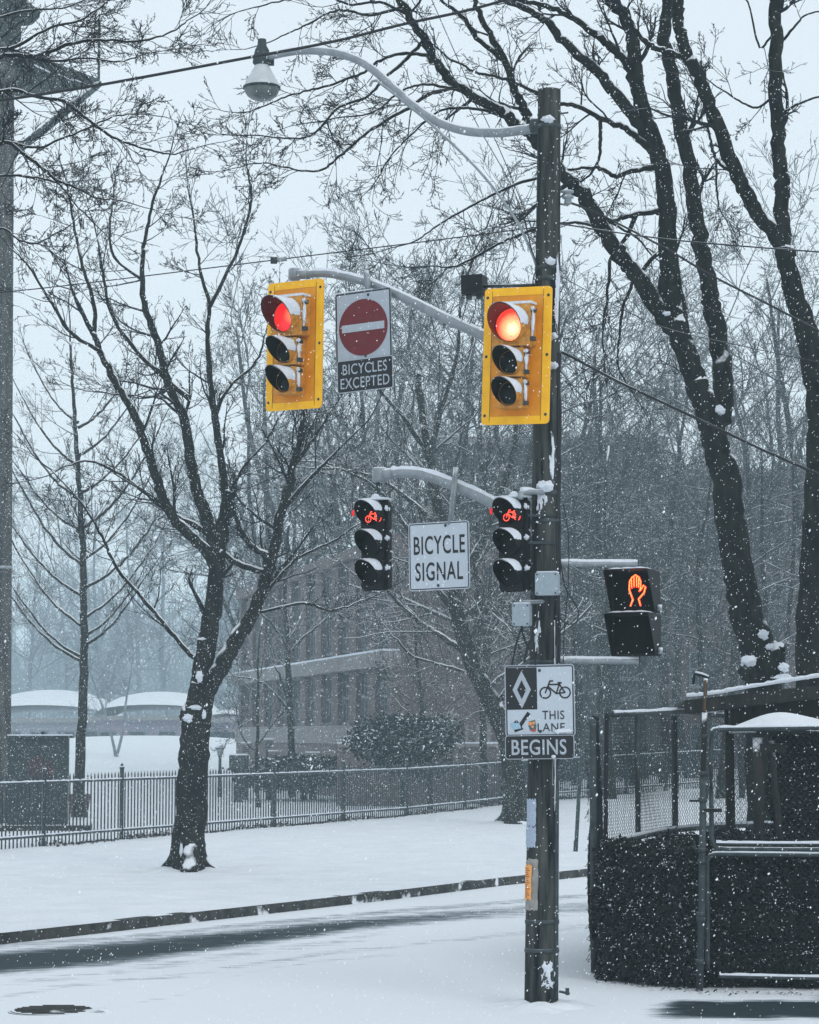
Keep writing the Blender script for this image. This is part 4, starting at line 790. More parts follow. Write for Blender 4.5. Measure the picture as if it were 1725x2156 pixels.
for k in range(170):
    f = rg2.random(); b0 = F0.lerp(F1, f * 2) if f < .5 else F1.lerp(F2, f * 2 - 1); bs.append((b0.x, b0.y - abs(rg2.normal(0, .14)) - .04, .012))
bs = np.array(bs); n = len(bs); a_ = rg2.uniform(0, 6.3, n); s_ = rg2.uniform(.012, .03, n)[:, None]; ax = np.stack([np.cos(a_), np.sin(a_), rg2.uniform(0, .6, n)], 1); bx = np.stack([-np.sin(a_), np.cos(a_), 0 * a_], 1)
lv.add(np.stack([bs - ax * s_, bs + bx * s_ * .6, bs + ax * s_, bs - bx * s_ * .6], 1).reshape(-1, 3), np.arange(n * 4).reshape(n, 4)); tag(lv.build('fallen_leaves', m_ivy), 'scattered dark leaves on the snow at the foot of the hedge', 'leaves', kind='stuff')
# ivy wall with snow dome, far right behind the gate
Yw = yg + 1.9
w0, w1 = O(1646, 1545, Yw), O(1960, 1545, Yw)
iv = thing('ivy_screen', (w0.x, w0.y, 0), 'tall dark ivy-covered screen behind the gate at the right edge', 'ivy')
mb = MB(); leaves(mb, quad_tris((w0.x, w0.y, .3), (w1.x, w1.y, .3), (w1.x, w1.y, 2.36), (w0.x, w0.y, 2.36)) + quad_tris((w0.x + .1, w0.y + 1.2, .3), (w0.x, w0.y, .3), (w0.x, w0.y, 2.36), (w0.x + .1, w0.y + 1.2, 2.36)), 30000, rg, .018, .034); mb.build('foliage', m_ivy, iv, False, True)
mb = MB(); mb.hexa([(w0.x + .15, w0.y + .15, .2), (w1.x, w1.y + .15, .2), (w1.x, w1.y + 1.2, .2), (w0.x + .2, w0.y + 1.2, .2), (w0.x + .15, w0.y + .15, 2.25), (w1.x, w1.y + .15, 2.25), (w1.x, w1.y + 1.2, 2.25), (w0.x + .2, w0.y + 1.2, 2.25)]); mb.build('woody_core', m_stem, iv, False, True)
rg3 = np.random.default_rng(8); mb = MB(); n = 420; P3 = np.stack([rg3.uniform(w0.x, w1.x, n), rg3.uniform(w0.y - .05, w0.y - .02, n), rg3.uniform(.9, 2.25, n)], 1); s_ = rg3.uniform(.006, .016, (n, 1))
mb.add(np.stack([P3 + s_ * np.array([-1, 0, .0]), P3 + s_ * np.array([0, -.7, .25]), P3 + s_ * np.array([1, 0, 0]), P3 + s_ * np.array([0, .5, .35])], 1).reshape(-1, 3), np.arange(n * 4).reshape(n, 4)); mb.build('snow_and_glints', m_cap, iv, False, True, )
# garden canopy: domed snow on a flat top, two wooden posts
Yc = yg + 1.5; cc = O(1655, 1533, Yc + .6)
ca = thing('garden_canopy', (cc.x, cc.y, 0), 'domed canopy under a thick snow cap on rough wooden posts inside the fence', 'canopy')
mb = MB(); mb.lathe([(0, .03), (.52, .0), (.55, -.03), (.54, -.06), (0, -.06)], 32, tuple(cc)); mb.build('canopy_top', m_black, ca, True, True)
hd = O(1645, 1504, Yc + .6).z - cc.z; mb = MB(); rgs = random.Random(2); prof = [(.56, -.02), (.575, .005), (.53, .03)]
for k in range(9): r_ = .50 * (1 - k / 8.0); prof.append((r_, hd * (1 - (r_ / .56) ** 1.9) + .012))
mb.lathe(prof, 40, tuple(cc)); 
mb.v[-1][:, 2] += .012 * np.sin(mb.v[-1][:, 0] * 9) ; mb.build('snow_cap', m_snow, ca, True, True)
for a_, b_, r_ in (((1596, 1553), (1597, 1800), .055), ((1622, 1560), (1645, 1800), .036)):
    mb = MB(); A_ = O(a_[0], a_[1], Yc + .3); B_ = O(b_[0], b_[1], Yc + .3); mb.tube([A_, A_.lerp(B_, .5) + Vector((.006, 0, 0)), B_, Vector((B_.x, B_.y, 0))], r_, 9); mb.build('post', m_wood, ca, True, True)
mb = MB(); mb.box(tuple(O(1628, 1575, Yc + .25)), (.26, .06, .085)); mb.build('cross_beam', m_wood, ca, False, True)
mb = MB(); mb.tube([O(1535, 1542, Yc + .2), O(1600, 1541, Yc + .2), O(1654, 1541, Yc + .2)], .013, 8); mb.build('front_batten', m_galv, ca, True, True)
# lean-to roof with fascia beam
Yr = yg + 3.2; r0, r1 = O(1447, 1470, Yr), O(1960, 1398, Yr - .6)
ro = thing('lean_to_roof', (r0.x, r0.y, 0), 'dark timber lean-to roof with a line of snow along its sloping edge', 'roof')
e0, e1 = O(1441, 1478, Yr), O(1960, 1420, Yr - .6)
def slab(A_, B_, th, dep, z_off=0): return [(A_.x, A_.y, A_.z - th), (B_.x, B_.y, B_.z - th), (B_.x + .1, B_.y + dep, B_.z - th - .03 * dep), (A_.x + .1, A_.y + dep, A_.z - th - .03 * dep), (A_.x, A_.y, A_.z), (B_.x, B_.y, B_.z), (B_.x + .1, B_.y + dep, B_.z - .03 * dep), (A_.x + .1, A_.y + dep, A_.z - .03 * dep)]
mb = MB(); mb.hexa(slab(e0, e1, .115, .12)); mb.build('fascia_beam', m_wood, ro, False, True)
mb = MB(); a2 = e0 + Vector((.02, .13, .02)); b2 = e1 + Vector((0, .13, .02)); mb.hexa(slab(a2, b2, .045, 3.0)); mb.build('roof_deck', m_wood, ro, False, True)
P = curve_pts([O(x, y, Yr + .04 - .6 * (x - 1445) / 515) for x, y in ((1446, 1468), (1500, 1463), (1600, 1446), (1725, 1427), (1960, 1396))], 12); mb = MB(); snow_ridge(P, .012, ro, 1.2, .035, 3)
mb = MB(); mb.hexa([(O(1545, 1500, Yr).x, Yr + .2, O(1545, 1540, Yr).z), (e1.x, Yr - .3, O(1545, 1540, Yr).z), (e1.x, Yr + .1, O(1545, 1540, Yr).z), (O(1545, 1500, Yr).x, Yr + .6, O(1545, 1540, Yr).z), (O(1545, 1500, Yr).x, Yr + .2, e0.z - .05), (e1.x, Yr - .3, e1.z - .1), (e1.x, Yr + .1, e1.z - .1), (O(1545, 1500, Yr).x, Yr + .6, e0.z - .05)]); mb.build('gable_boards', m_wood, ro, False, True)
mb = MB(); q = O(1760, 1545, Yr); mb.box((q.x, Yr, 1.3), (.12, .12, 2.6)); q = O(1549, 1545, Yr); mb.box((q.x, Yr + .5, 1.3), (.09, .09, 2.6)); mb.build('post', m_wood, ro, False, True)
# leaning thin pole on the far verge
a_ = G(1212, 1793); lpz = thing('leaning_pole', (a_.x, a_.y, 0), 'thin grey pole leaning to the right on the far snowy verge', 'pole')
mb = MB(); mb.tube([a_ + Vector((0, 0, -.1)), O(1218, 1690, a_.y), O(1232, 1500, a_.y), O(1246, 1300, a_.y)], .04, 10); mb.build('shaft', m_galv_dark, lpz, True, True)
mb = MB(); mb.tube([O(1212, 1795, a_.y), O(1213, 1770, a_.y)], .046, 10); mb.build('base_sleeve', m_iron, lpz, True, True)
# pole beyond the fence at the left edge, with bracket platform
YL = 61.5
lp_ = thing('utility_pole', (O(2, 2000, YL).x, YL, 0), 'dark wooden pole cut off by the left edge of the picture, beyond the fence', 'utility pole')
mb = MB(); ys = np.linspace(1760, -60, 20)
mb.tubes([[tuple(O(1 + 14 * (1 - p / 2156), p, YL)) for p in ys]], [[.20 + .03 * p / 2156 for p in ys]], 22, True); mb.build('shaft', mk('dark_pole_wood', (.085, .085, .08), (.015, .02, .022), 6, .9, patch=.76, snow_noise=5, bump=1, bscale=16, stretch=(1, 1, .1)), lp_, True, True)
mb = MB(); mb.lathe([(.2, -.04), (.25, -.04), (.25, .03), (.2, .03)], 16, tuple(O(7, 1195, YL))); mb.build('strap', m_galv, lp_, True, True)
m_plat = mk('bracket_platform', (.035, .045, .045), (.02, .03, .03), 4, .7)
pf = thing('bracket_arm', tuple(O(10, 150, YL)), 'dark wedge-shaped platform with diagonal brace on the left pole', 'bracket')
T_ = O(208, 176, YL + 2.5)
q = [O(-80, 122, YL - .5), O(70, 122, YL + .5), T_, O(-80, 205, YL - 1.2)]
mb = MB(); mb.hexa([p - Vector((0, 0, .12)) for p in q][::-1] + [p for p in q][::-1]); mb.build('platform', m_plat, pf, False, True)
mb = MB(); mb.tube([O(60, 118, YL + .5), T_ + Vector((0, 0, .04))], .09, 4); mb.build('edge_beam', m_plat, pf, False, True)
mb = MB(); mb.tube([O(72, 136, YL - .2), O(110, 155, YL + .2)], .025, 4); mb.build('snow_cap', m_cap, pf, False, True)
mb = MB(); mb.tube([O(122, 157, YL + .3), O(196, 182, YL + 1.9)], .025, 4); mb.build('snow_cap', m_cap, pf, False, True)
mb = MB(); mb.tube([T_, O(150, 225, YL + 1.5), O(90, 275, YL + .8), O(20, 330, YL)], .11, 10); mb.build('brace', m_galv_dark, pf, True, True)
mb = MB(); mb.tube([T_, O(210, 45, YL + 2.5)], .035, 8); mb.build('rod', m_galv_dark, pf, True, True)
hd_ = thing('pole_transformer', tuple(O(30, 25, YL)), 'dark drum-shaped equipment at the top of the left pole', 'transformer')
mb = MB(); q = O(44, 28, YL + .2); mb.lathe([(0, .24), (.3, .22), (.50, .06), (.50, -.06), (.34, -.24), (0, -.26)], 18, tuple(q)); mb.build('drum', m_plat, hd_, True, True)
mb = MB(); q = O(16, 62, YL); mb.lathe([(.3, .32), (.36, .26), (.36, -.26), (.26, -.36)], 16, tuple(q)); mb.lathe([(.4, .85), (.52, .8), (.52, .48), (.4, .38)], 16, tuple(q)); mb.build('collar', m_plat, hd_, True, True)
# ------------------------------------------------------------------ trees
DENS = .7
def tree_thing(name, base, label, group=None): return thing(name, (base[0], base[1], 0), label, 'tree', group=group)
def make_tree(name, base, label, limbs, seed, Y, rmin=.006, lv=None, lf=1.6, dens=3.2, mat=m_bark, tmat=m_twig, ang=48, dz=0, lobes=(), planar=1.0, knots=(), roots=None, rs=1.0):
    """limbs: (points, radius at start, radius at end, twig density or None, twig length)"""
    rg = np.random.default_rng(seed); o = tree_thing(name, base, label); tb, cb = MB(), MB(); seeds = []
    for L in limbs:
        pts, r0, r1 = L[0], L[1] * (rs if L[1] < .28 else 1), L[2] * (rs if L[1] < .28 else 1); dn = L[3] if len(L) > 3 else dens; lfl = L[4] if len(L) > 4 else lf
        C, rr = limb(tb, pts, Y, r0, r1, wig=min(.012, r1 * .5), rng=rg, k=6, sides=12 if r0 > .08 else 7)
        ln = sum((C[i + 1] - C[i]).length for i in range(len(C) - 1))
        if dn: seeds.append(limb_seeds(C, rr, max(2, int(ln * dn * DENS)), rg, lfl, ang=ang, t0=L[5] if len(L) > 5 else .15, rf=.38, dz=dz, planar=planar)); 
        if dn and r1 < .05:   # the tip carries on as a shoot
            T = nrm(np.array(C[-1] - C[-2])); seeds.append((np.array([tuple(C[-1])]), T[None, :], np.array([lfl * .9]), np.array([r1 * .95])))
    for (px, py, yy, r) in knots: c = O(px, py, yy); tb.blob(tuple(c), (r, r * .8, r), px, .2)
    if roots:
        rb = random.Random(seed)
        for k in range(roots[0]):
            a = 6.283 * k / roots[0] + rb.uniform(-.3, .3); r = roots[1]; d = Vector((math.cos(a), math.sin(a), 0)); c = Vector((base[0], base[1], 0))
            tb.tube(curve_pts([c + d * r * .45 + Vector((0, 0, r * 2.2)), c + d * r * .75 + Vector((0, 0, r * .8)), c + d * r * rb.uniform(1.2, 1.45) + Vector((0, 0, .05)), c + d * r * rb.uniform(1.9, 2.3) + Vector((0, 0, -.08))], 5), [r * .5 * (1 - .75 * i / 15) for i in range(16)], 9)
        db = MB(); n = 40; V = []
        for q_, z_ in ((1.05, .05), (1.5, .055), (2.1, .03), (3.0, -.01)):
            for k in range(n): a = 6.283 * k / n; rr_2 = roots[1] * q_ * (1 + .12 * math.sin(3 * a + seed) + .06 * math.sin(7 * a)); V.append((base[0] + rr_2 * math.cos(a), base[1] + rr_2 * math.sin(a), z_ + .012 * math.sin(5 * a + q_ * 3)))
        db.add(V, [(i * n + k, i * n + (k + 1) % n, (i + 1) * n + (k + 1) % n, (i + 1) * n + k) for i in range(3) for k in range(n)]); db.build('snow_drift', m_snow, o, True, True)
    tb.build('trunk', mat, o, True, True)
    crown(cb, seeds, lv or LV_NEAR, rg, rmin); cb.build('crown', tmat, o, True, True)
    if lobes:
        for i, (px, py, yy, sx, sz) in enumerate(lobes):
            sb = MB(); sb.blob(tuple(O(px, py, yy)), (sx * .68, sx * .36, sz * .68), i, .34); sb.build('snow_patch', m_cap, o, True, True)
    return o
def mt(w, Y): return w / 2 * Y / FP      # picture width -> radius in metres
Y1 = 41.3
LV1 = [dict(n=9, wob=.10, up=.06, kids=5, ang=36, lf=.6, rf=.55, tap=.8, sides=4, t0=.1), dict(n=7, wob=.12, up=.06, kids=4, ang=38, lf=.5, rf=.62), dict(n=4, wob=.14, up=.08, kids=3, ang=40, lf=.36, rf=.7), dict(n=3, wob=.16, up=.08)]
b1 = G(396, 1832)
make_tree('street_tree', b1, 'bare multi-stemmed street tree on the verge in front of the iron fence', [
    ([(396, 1850), (398, 1815), (402, 1700), (408, 1600), (412, 1540), (418, 1490), (430, 1440)], mt(72, Y1), mt(56, Y1), 0),
    ([(372, 1846, 41.2), (382, 1815), (392, 1770), (402, 1700)], mt(30, Y1), mt(46, Y1), 0), ([(424, 1846, 41.2), (416, 1815), (412, 1770), (406, 1700)], mt(26, Y1), mt(46, Y1), 0), ([(398, 1852, 40.9), (398, 1820, 41), (402, 1760)], mt(40, Y1), mt(46, Y1), 0),
    ([(418, 1470), (428, 1400), (440, 1330), (452, 1250), (460, 1160), (473, 1090), (484, 1032)], mt(54, Y1), mt(30, Y1), 2.5, 1.2, .3),
    ([(425, 1470), (455, 1420), (498, 1345), (540, 1275), (572, 1180), (598, 1070), (618, 980), (642, 875)], mt(50, Y1), mt(12, Y1), 4, 1.5, .3),
    ([(618, 980), (660, 925), (700, 860)], mt(14, Y1), mt(4, Y1), 5, 1.1),
    ([(598, 1070), (650, 1010), (700, 960), (760, 900)], mt(14, Y1), mt(4, Y1), 4.5, 1.2),
    ([(460, 1200), (425, 1150, 41), (372, 1098, 40.6), (340, 1040, 40.4), (315, 960, 40.2), (290, 885, 40), (250, 815, 40), (212, 740, 40), (195, 700, 40)], mt(30, Y1), mt(13, Y1), 2.6, 1.5),
    ([(200, 715, 40), (198, 640, 40), (175, 560, 40), (155, 470, 40.2), (140, 380, 40.4)], mt(12, Y1), mt(4, Y1), 4, 1.2),
    ([(212, 740, 40), (150, 700, 39.5), (110, 640, 39), (60, 560, 38.6), (20, 520, 38.4)], mt(11, Y1), mt(3, Y1), 4, 1.2),
    ([(455, 1170), (438, 1100), (415, 1030), (400, 960), (386, 880), (352, 800), (332, 720), (306, 650), (300, 590), (304, 520), (318, 440), (345, 360)], mt(34, Y1), mt(5, Y1), 3.2, 1.4),
    ([(400, 840), (340, 790), (290, 740), (235, 660), (215, 560), (205, 500)], mt(16, Y1), mt(4, Y1), 4, 1.2),
    ([(300, 590), (240, 540), (232, 470), (240, 420)], mt(9, Y1), mt(3, Y1), 4, 1),
    ([(478, 1070), (468, 980), (452, 880), (442, 800), (438, 700), (440, 640), (420, 560), (408, 460)], mt(22, Y1), mt(5, Y1), 3.4, 1.3),
    ([(440, 650), (480, 570), (510, 500), (530, 420), (520, 350)], mt(11, Y1), mt(4, Y1), 4, 1.1),
    ([(452, 880), (480, 820), (540, 760), (560, 700)], mt(10, Y1), mt(4, Y1), 4, 1.1),
    ([(570, 1170), (530, 1150), (500, 1100), (490, 1050), (500, 1000), (560, 930)], mt(18, Y1), mt(5, Y1), 3.5, 1.3),
    ([(452, 1415), (410, 1385), (360, 1330), (310, 1270), (250, 1200), (215, 1130), (180, 1070), (110, 990)], mt(15, Y1), mt(4, Y1), 3.6, 1.4),
    ([(560, 1205), (490, 1180), (420, 1110), (350, 1075), (270, 1010), (190, 970), (130, 985)], mt(18, Y1), mt(4, Y1), 4, 1.4),
    ([(550, 1260), (620, 1180), (700, 1140), (760, 1100)], mt(10, Y1), mt(4, Y1), 3, 1.2),
    ([(540, 1290), (640, 1270), (700, 1285), (770, 1262)], mt(9, Y1), mt(4, Y1), 3, 1.2),
    ([(386, 880), (340, 840), (300, 835), (200, 825)], mt(8, Y1), mt(3, Y1), 3.5, 1.2)],
    1, Y1, .0042, LV1, lobes=((413, 1490, Y1 - .2, .16, .06), (396, 1512, Y1 - .22, .1, .10), (430, 1505, Y1 - .26, .05, .1), (420, 1425, Y1 - .2, .08, .14), (428, 1345, Y1 - .12, .13, .04), (462, 1160, Y1 - .1, .1, .07), (458, 1180, Y1 - .1, .06, .05), (382, 1790, Y1 - .3, .035, .16)), knots=((404, 1507, Y1, .20),), tmat=m_twig, roots=(6, .30), rs=.85)
# big maple behind the right shelter
Y4 = 31.0
b4 = O(1605, 1545, Y4)
LV4 = LV_NEAR
make_tree('large_tree', b4, 'big dark forked tree rising behind the lean-to roof, limbs arching over the pole', [
    ([(1612, 1990), (1610, 1700), (1606, 1440), (1595, 1370), (1575, 1300), (1556, 1200), (1540, 1110), (1528, 1010), (1508, 940), (1490, 870), (1462, 800)], mt(84, Y4), mt(50, Y4), 0),
    ([(1490, 870), (1455, 775), (1425, 690), (1412, 640), (1409, 560), (1406, 470), (1398, 380), (1378, 300), (1352, 215), (1338, 140), (1330, 70), (1305, 22), (1262, -20)], mt(50, Y4), mt(24, Y4), .5, 1.4, .4),
    ([(1428, 700), (1385, 650), (1345, 585), (1300, 530), (1268, 478), (1232, 415), (1195, 375), (1155, 330), (1125, 290), (1092, 262), (1055, 232), (1019, 215), (953, 170), (915, 125), (887, 73), (845, 5), (830, -30)], mt(40, Y4), mt(15, Y4), 1.2, 1.5, .3),
    ([(1520, 890, 31.2), (1522, 800, 31.4), (1512, 720, 31.6), (1498, 630, 31.7), (1484, 560, 31.8), (1466, 460, 31.9), (1450, 350, 32), (1430, 250, 32), (1413, 150, 32), (1402, 70, 32), (1408, -20, 32)], mt(44, Y4), mt(26, Y4), .5, 1.2, .5),
    ([(1125, 275), (1106, 235), (1085, 191), (1059, 125), (1019, 46), (990, -15)], mt(24, Y4), mt(10, Y4), 2, 1.3),
    ([(1059, 125), (1006, 79), (966, 26), (930, 2)], mt(14, Y4), mt(6, Y4), 2.5, 1.2),
    ([(1390, 350), (1380, 301), (1349, 266), (1296, 196), (1261, 158), (1208, 105), (1156, 53), (1121, 24), (1050, -5)], mt(34, Y4), mt(13, Y4), 1.5, 1.2),
    ([(1350, 190), (1317, 130), (1279, 92), (1254, 72), (1208, 40), (1156, 14), (1090, 0), (1020, -15)], mt(22, Y4), mt(9, Y4), 2, 1.2),
    ([(1356, 235), (1330, 180), (1310, 125)], mt(12, Y4), mt(8, Y4), 1, .8),
    ([(1392, 335), (1352, 300), (1317, 270), (1272, 252), (1219, 224), (1181, 217), (1120, 190), (1060, 165), (1000, 150), (940, 118)], mt(17, Y4), mt(5, Y4), 3, 1.2),
    ([(1385, 350), (1331, 360), (1300, 371), (1268, 357), (1243, 353), (1191, 357)], mt(14, Y4), mt(6, Y4), 1.5, 1),
    ([(1266, 250), (1264, 300), (1262, 330), (1240, 370), (1195, 400)], mt(9, Y4), mt(4, Y4), 2, .9),
    ([(1398, 445), (1380, 446), (1331, 452), (1296, 462), (1261, 470), (1200, 470)], mt(16, Y4), mt(7, Y4), 2.5, 1.1),
    ([(1340, 452), (1318, 500), (1290, 540), (1280, 620), (1270, 680)], mt(11, Y4), mt(5, Y4), 2.5, 1.1),
    ([(1400, 520), (1360, 560), (1330, 600), (1310, 660), (1300, 760)], mt(12, Y4), mt(4, Y4), 2.5, 1.1),
    ([(1500, 850), (1468, 790, 31), (1452, 700), (1430, 600), (1418, 560)], mt(12, Y4), mt(8, Y4), .5, .8),
    ([(1195, 375), (1235, 420), (1290, 470), (1340, 500)], mt(9, Y4), mt(5, Y4), 2, 1),
    # drooping fans reaching left past the lamp arm
    ([(980, 180), (913, 195), (861, 226), (800, 262), (760, 290), (715, 330), (669, 360), (600, 352), (564, 343)], mt(10, Y4), mt(3.5, Y4), 4.5, 1.05, .2),
    ([(910, 118), (847, 112), (801, 127), (768, 152), (715, 172), (649, 191), (600, 205), (560, 222)], mt(9, Y4), mt(3.5, Y4), 4.5, 1.0, .2),
    ([(892, 85), (850, 130), (810, 165), (770, 205), (715, 225), (655, 285), (590, 290), (545, 285)], mt(9, Y4), mt(3.5, Y4), 4.5, 1.0, .2),
    ([(845, 15), (781, 32), (730, 22), (696, 26), (650, 50), (616, 66), (570, 88)], mt(8, Y4), mt(3, Y4), 4.5, 1, .1),
    ([(860, 30), (800, 5), (740, 10), (680, -10), (600, 0), (520, 20)], mt(8, Y4), mt(3, Y4), 4.5, 1, .1),
    ([(1090, 262), (1040, 238), (985, 228), (930, 232), (880, 270), (830, 320)], mt(9, Y4), mt(3.5, Y4), 4, 1, .2),
    ([(1019, 215), (960, 190), (890, 178), (840, 195), (790, 235), (700, 250)], mt(8, Y4), mt(3.5, Y4), 4, 1, .2),
    ([(1130, 375), (1070, 395), (1000, 430), (930, 470), (880, 505)], mt(8, Y4), mt(3.5, Y4), 4, 1.1, .1),
    ([(1135, 480), (1080, 500), (1020, 530), (960, 560), (900, 560)], mt(8, Y4), mt(3.5, Y4), 4, 1.1, .1)],
    4, Y4, .0036, LV4, dens=1.5, dz=-.05, mat=m_bark_wet, lobes=((1514, 864, Y4 - .10, .13, .08), (1607, 1336, Y4 - .22, .08, .09), (1622, 1362, Y4 - .22, .09, .05), (1404, 660, Y4 - .18, .07, .04)), knots=((1615, 1390, Y4, .22), (1635, 1370, Y4, .12), (1575, 1395, Y4, .09)))
sb = MB(); q = thing('tree_stump', tuple(O(1575, 1400, Y4 - .7)), 'cut limb stub capped with snow at the foot of the forked tree', 'tree stub'); sb.blob(tuple(O(1573, 1412, Y4 - .6)), (.10, .12, .13), 2, .2); sb.build('wood', m_bark_wet, q, True, True); sb = MB(); sb.blob(tuple(O(1577, 1392, Y4 - .68)), (.09, .08, .07), 3, .25); sb.build('snow_cap', m_cap, q, True, True)
Y5 = 30.0; b5 = O(1715, 1545, Y5)
make_tree('large_tree', b5, 'big dark tree cut by the right edge, forking high beside the sky', [
    ([(1722, 1990), (1722, 1700), (1718, 1420), (1716, 1300), (1722, 1150), (1730, 1000), (1728, 900), (1718, 800), (1696, 700), (1668, 600), (1652, 520)], mt(92, Y5), mt(38, Y5), 0),
    ([(1650, 530), (1646, 430), (1648, 385), (1641, 340), (1638, 250), (1633, 150), (1634, 50), (1636, -30)], mt(34, Y5), mt(27, Y5), .8, 1.2, .3),
    ([(1660, 540), (1640, 505), (1594, 448), (1558, 385), (1524, 298), (1499, 228), (1466, 147), (1446, 115), (1430, 60), (1428, 20), (1428, -20)], mt(36, Y5), mt(22, Y5), 1.2, 1.2, .3),
    ([(1450, 118), (1401, 108), (1366, 91), (1331, 60), (1318, 30)], mt(16, Y5), mt(10, Y5), .6, 1),
    ([(1558, 360), (1530, 355), (1505, 330), (1495, 290), (1490, 250)], mt(9, Y5), mt(5, Y5), 1.5, 1),
    ([(1508, 330), (1510, 400), (1515, 440)], mt(6, Y5), mt(3, Y5), 4, .8),
    ([(1640, 190), (1600, 225), (1570, 220), (1530, 195), (1500, 175)], mt(7, Y5), mt(3, Y5), 4, .9),
    ([(1634, 60), (1600, 100), (1580, 20), (1560, -20)], mt(6, Y5), mt(3, Y5), 3, .9),
    ([(1644, 240), (1690, 215), (1740, 200), (1800, 190)], mt(7, Y5), mt(3, Y5), 4, .9),
    ([(1636, 100), (1670, 60), (1700, 30), (1760, 20)], mt(7, Y5), mt(3, Y5), 4, .9)],
    5, Y5, .0036, LV4, mat=m_bark_wet, lobes=((1652, 1428, Y5 - .3, .17, .07), (1650, 1405, Y5 - .3, .08, .08)))
# overhanging crown from the left
Y6 = 27
b6 = O(-150, 1545, Y6)
make_tree('overhanging_tree', b6, 'bare tree standing outside the left edge, its twigs reaching in past the wooden pole', [
    ([(-230, 2200), (-220, 1500), (-200, 900), (-180, 500), (-150, 250)], .22, .12, 0),
    ([(-170, 330), (-60, 180), (0, 120), (67, 118), (105, 109), (147, 92), (210, 84), (294, 86), (362, 67), (400, 40)], mt(14, Y6), mt(3, Y6), 5, 1.0, .35),
    ([(-150, 250), (-50, 100), (0, 104), (40, 95), (100, 60), (160, 45), (190, 30), (260, -20)], mt(12, Y6), mt(3, Y6), 5, 1.0, .35),
    ([(-170, 330), (-60, 220), (20, 190), (73, 202), (137, 214), (183, 250), (237, 288), (307, 313), (362, 324), (390, 318)], mt(12, Y6), mt(3, Y6), 5, .9, .35),
    ([(-190, 500), (-60, 350), (10, 300), (53, 326), (95, 357), (118, 378), (164, 397), (202, 416), (252, 422)], mt(12, Y6), mt(3, Y6), 6, .9, .35),
    ([(20, 300), (84, 311), (126, 292), (181, 273), (240, 245), (300, 240)], mt(7, Y6), mt(3, Y6), 6, .8, .1),
    ([(-100, 400), (0, 370), (60, 372), (120, 385), (150, 420), (180, 450)], mt(7, Y6), mt(3, Y6), 6, .9, .35),
    ([(-190, 600), (-60, 520), (0, 480), (40, 505), (80, 512), (120, 490)], mt(7, Y6), mt(3, Y6), 6, .8, .35),
    ([(-60, 60), (20, 30), (80, 20), (140, 15), (200, -10)], mt(7, Y6), mt(3, Y6), 6, .8, .2),
    ([(60, 120), (120, 128), (180, 122), (250, 130), (300, 115)], mt(7, Y6), mt(3, Y6), 6, .8, .1)],
    6, Y6, .0032, LV_NEAR, ang=45, tmat=m_twig)
# thick tree just behind the pole with snowy limbs
Y3 = 62.8; b3 = G(1085, 1733)
LV3 = [dict(n=7, wob=.17, up=.04, kids=5, ang=42, lf=.55, rf=.6, tap=.6, sides=4), dict(n=5, wob=.2, up=.05, kids=5, ang=44, lf=.5, rf=.65), dict(n=4, wob=.2, up=.05, kids=4, ang=44, lf=.45, rf=.75), dict(n=3, wob=.2)]
make_tree('park_tree', b3, 'leaning park tree behind the pole, lower limbs edged with snow', [
    ([(1085, 1748), (1086, 1700), (1082, 1620), (1065, 1545), (1035, 1480), (1000, 1410), (975, 1340), (960, 1270), (950, 1200), (935, 1120), (915, 1040), (905, 960), (890, 880), (880, 780)], mt(50, Y3), mt(12, Y3), 2.3, 4, .3),
    ([(985, 1375), (940, 1345), (890, 1315), (845, 1275), (815, 1245), (770, 1225)], mt(15, Y3), mt(5, Y3), 3.0, 2.6),
    ([(1040, 1490), (1075, 1440), (1100, 1380), (1070, 1310), (1040, 1270), (1000, 1200), (980, 1120)], mt(15, Y3), mt(5, Y3), 3.0, 2.8),
    ([(955, 1290), (900, 1200), (870, 1130), (820, 1060), (770, 1010), (700, 985)], mt(14, Y3), mt(5, Y3), 3.4, 2.8),
    ([(950, 1240), (1010, 1150), (1050, 1050), (1080, 960), (1090, 860), (1100, 760)], mt(18, Y3), mt(5, Y3), 3.0, 3),
    ([(930, 1110), (860, 1050), (800, 1010), (730, 990), (640, 985)], mt(12, Y3), mt(5, Y3), 3.4, 2.6),
    ([(1060, 1530), (1020, 1480), (990, 1400), (975, 1360)], mt(8, Y3), mt(4, Y3), 1.5, 2),
    ([(1000, 1420), (930, 1400), (870, 1380), (820, 1330)], mt(8, Y3), mt(4, Y3), 2.8, 2),
    ([(905, 960), (850, 880), (800, 820), (760, 740), (740, 650)], mt(12, Y3), mt(4, Y3), 3.4, 2.8),
    ([(905, 960), (930, 860), (960, 760), (970, 650), (990, 560)], mt(12, Y3), mt(4, Y3), 3.4, 2.8)],
    3, Y3, .0075, LV3, tmat=m_twig_snowy, mat=m_bark, roots=(6, .33))
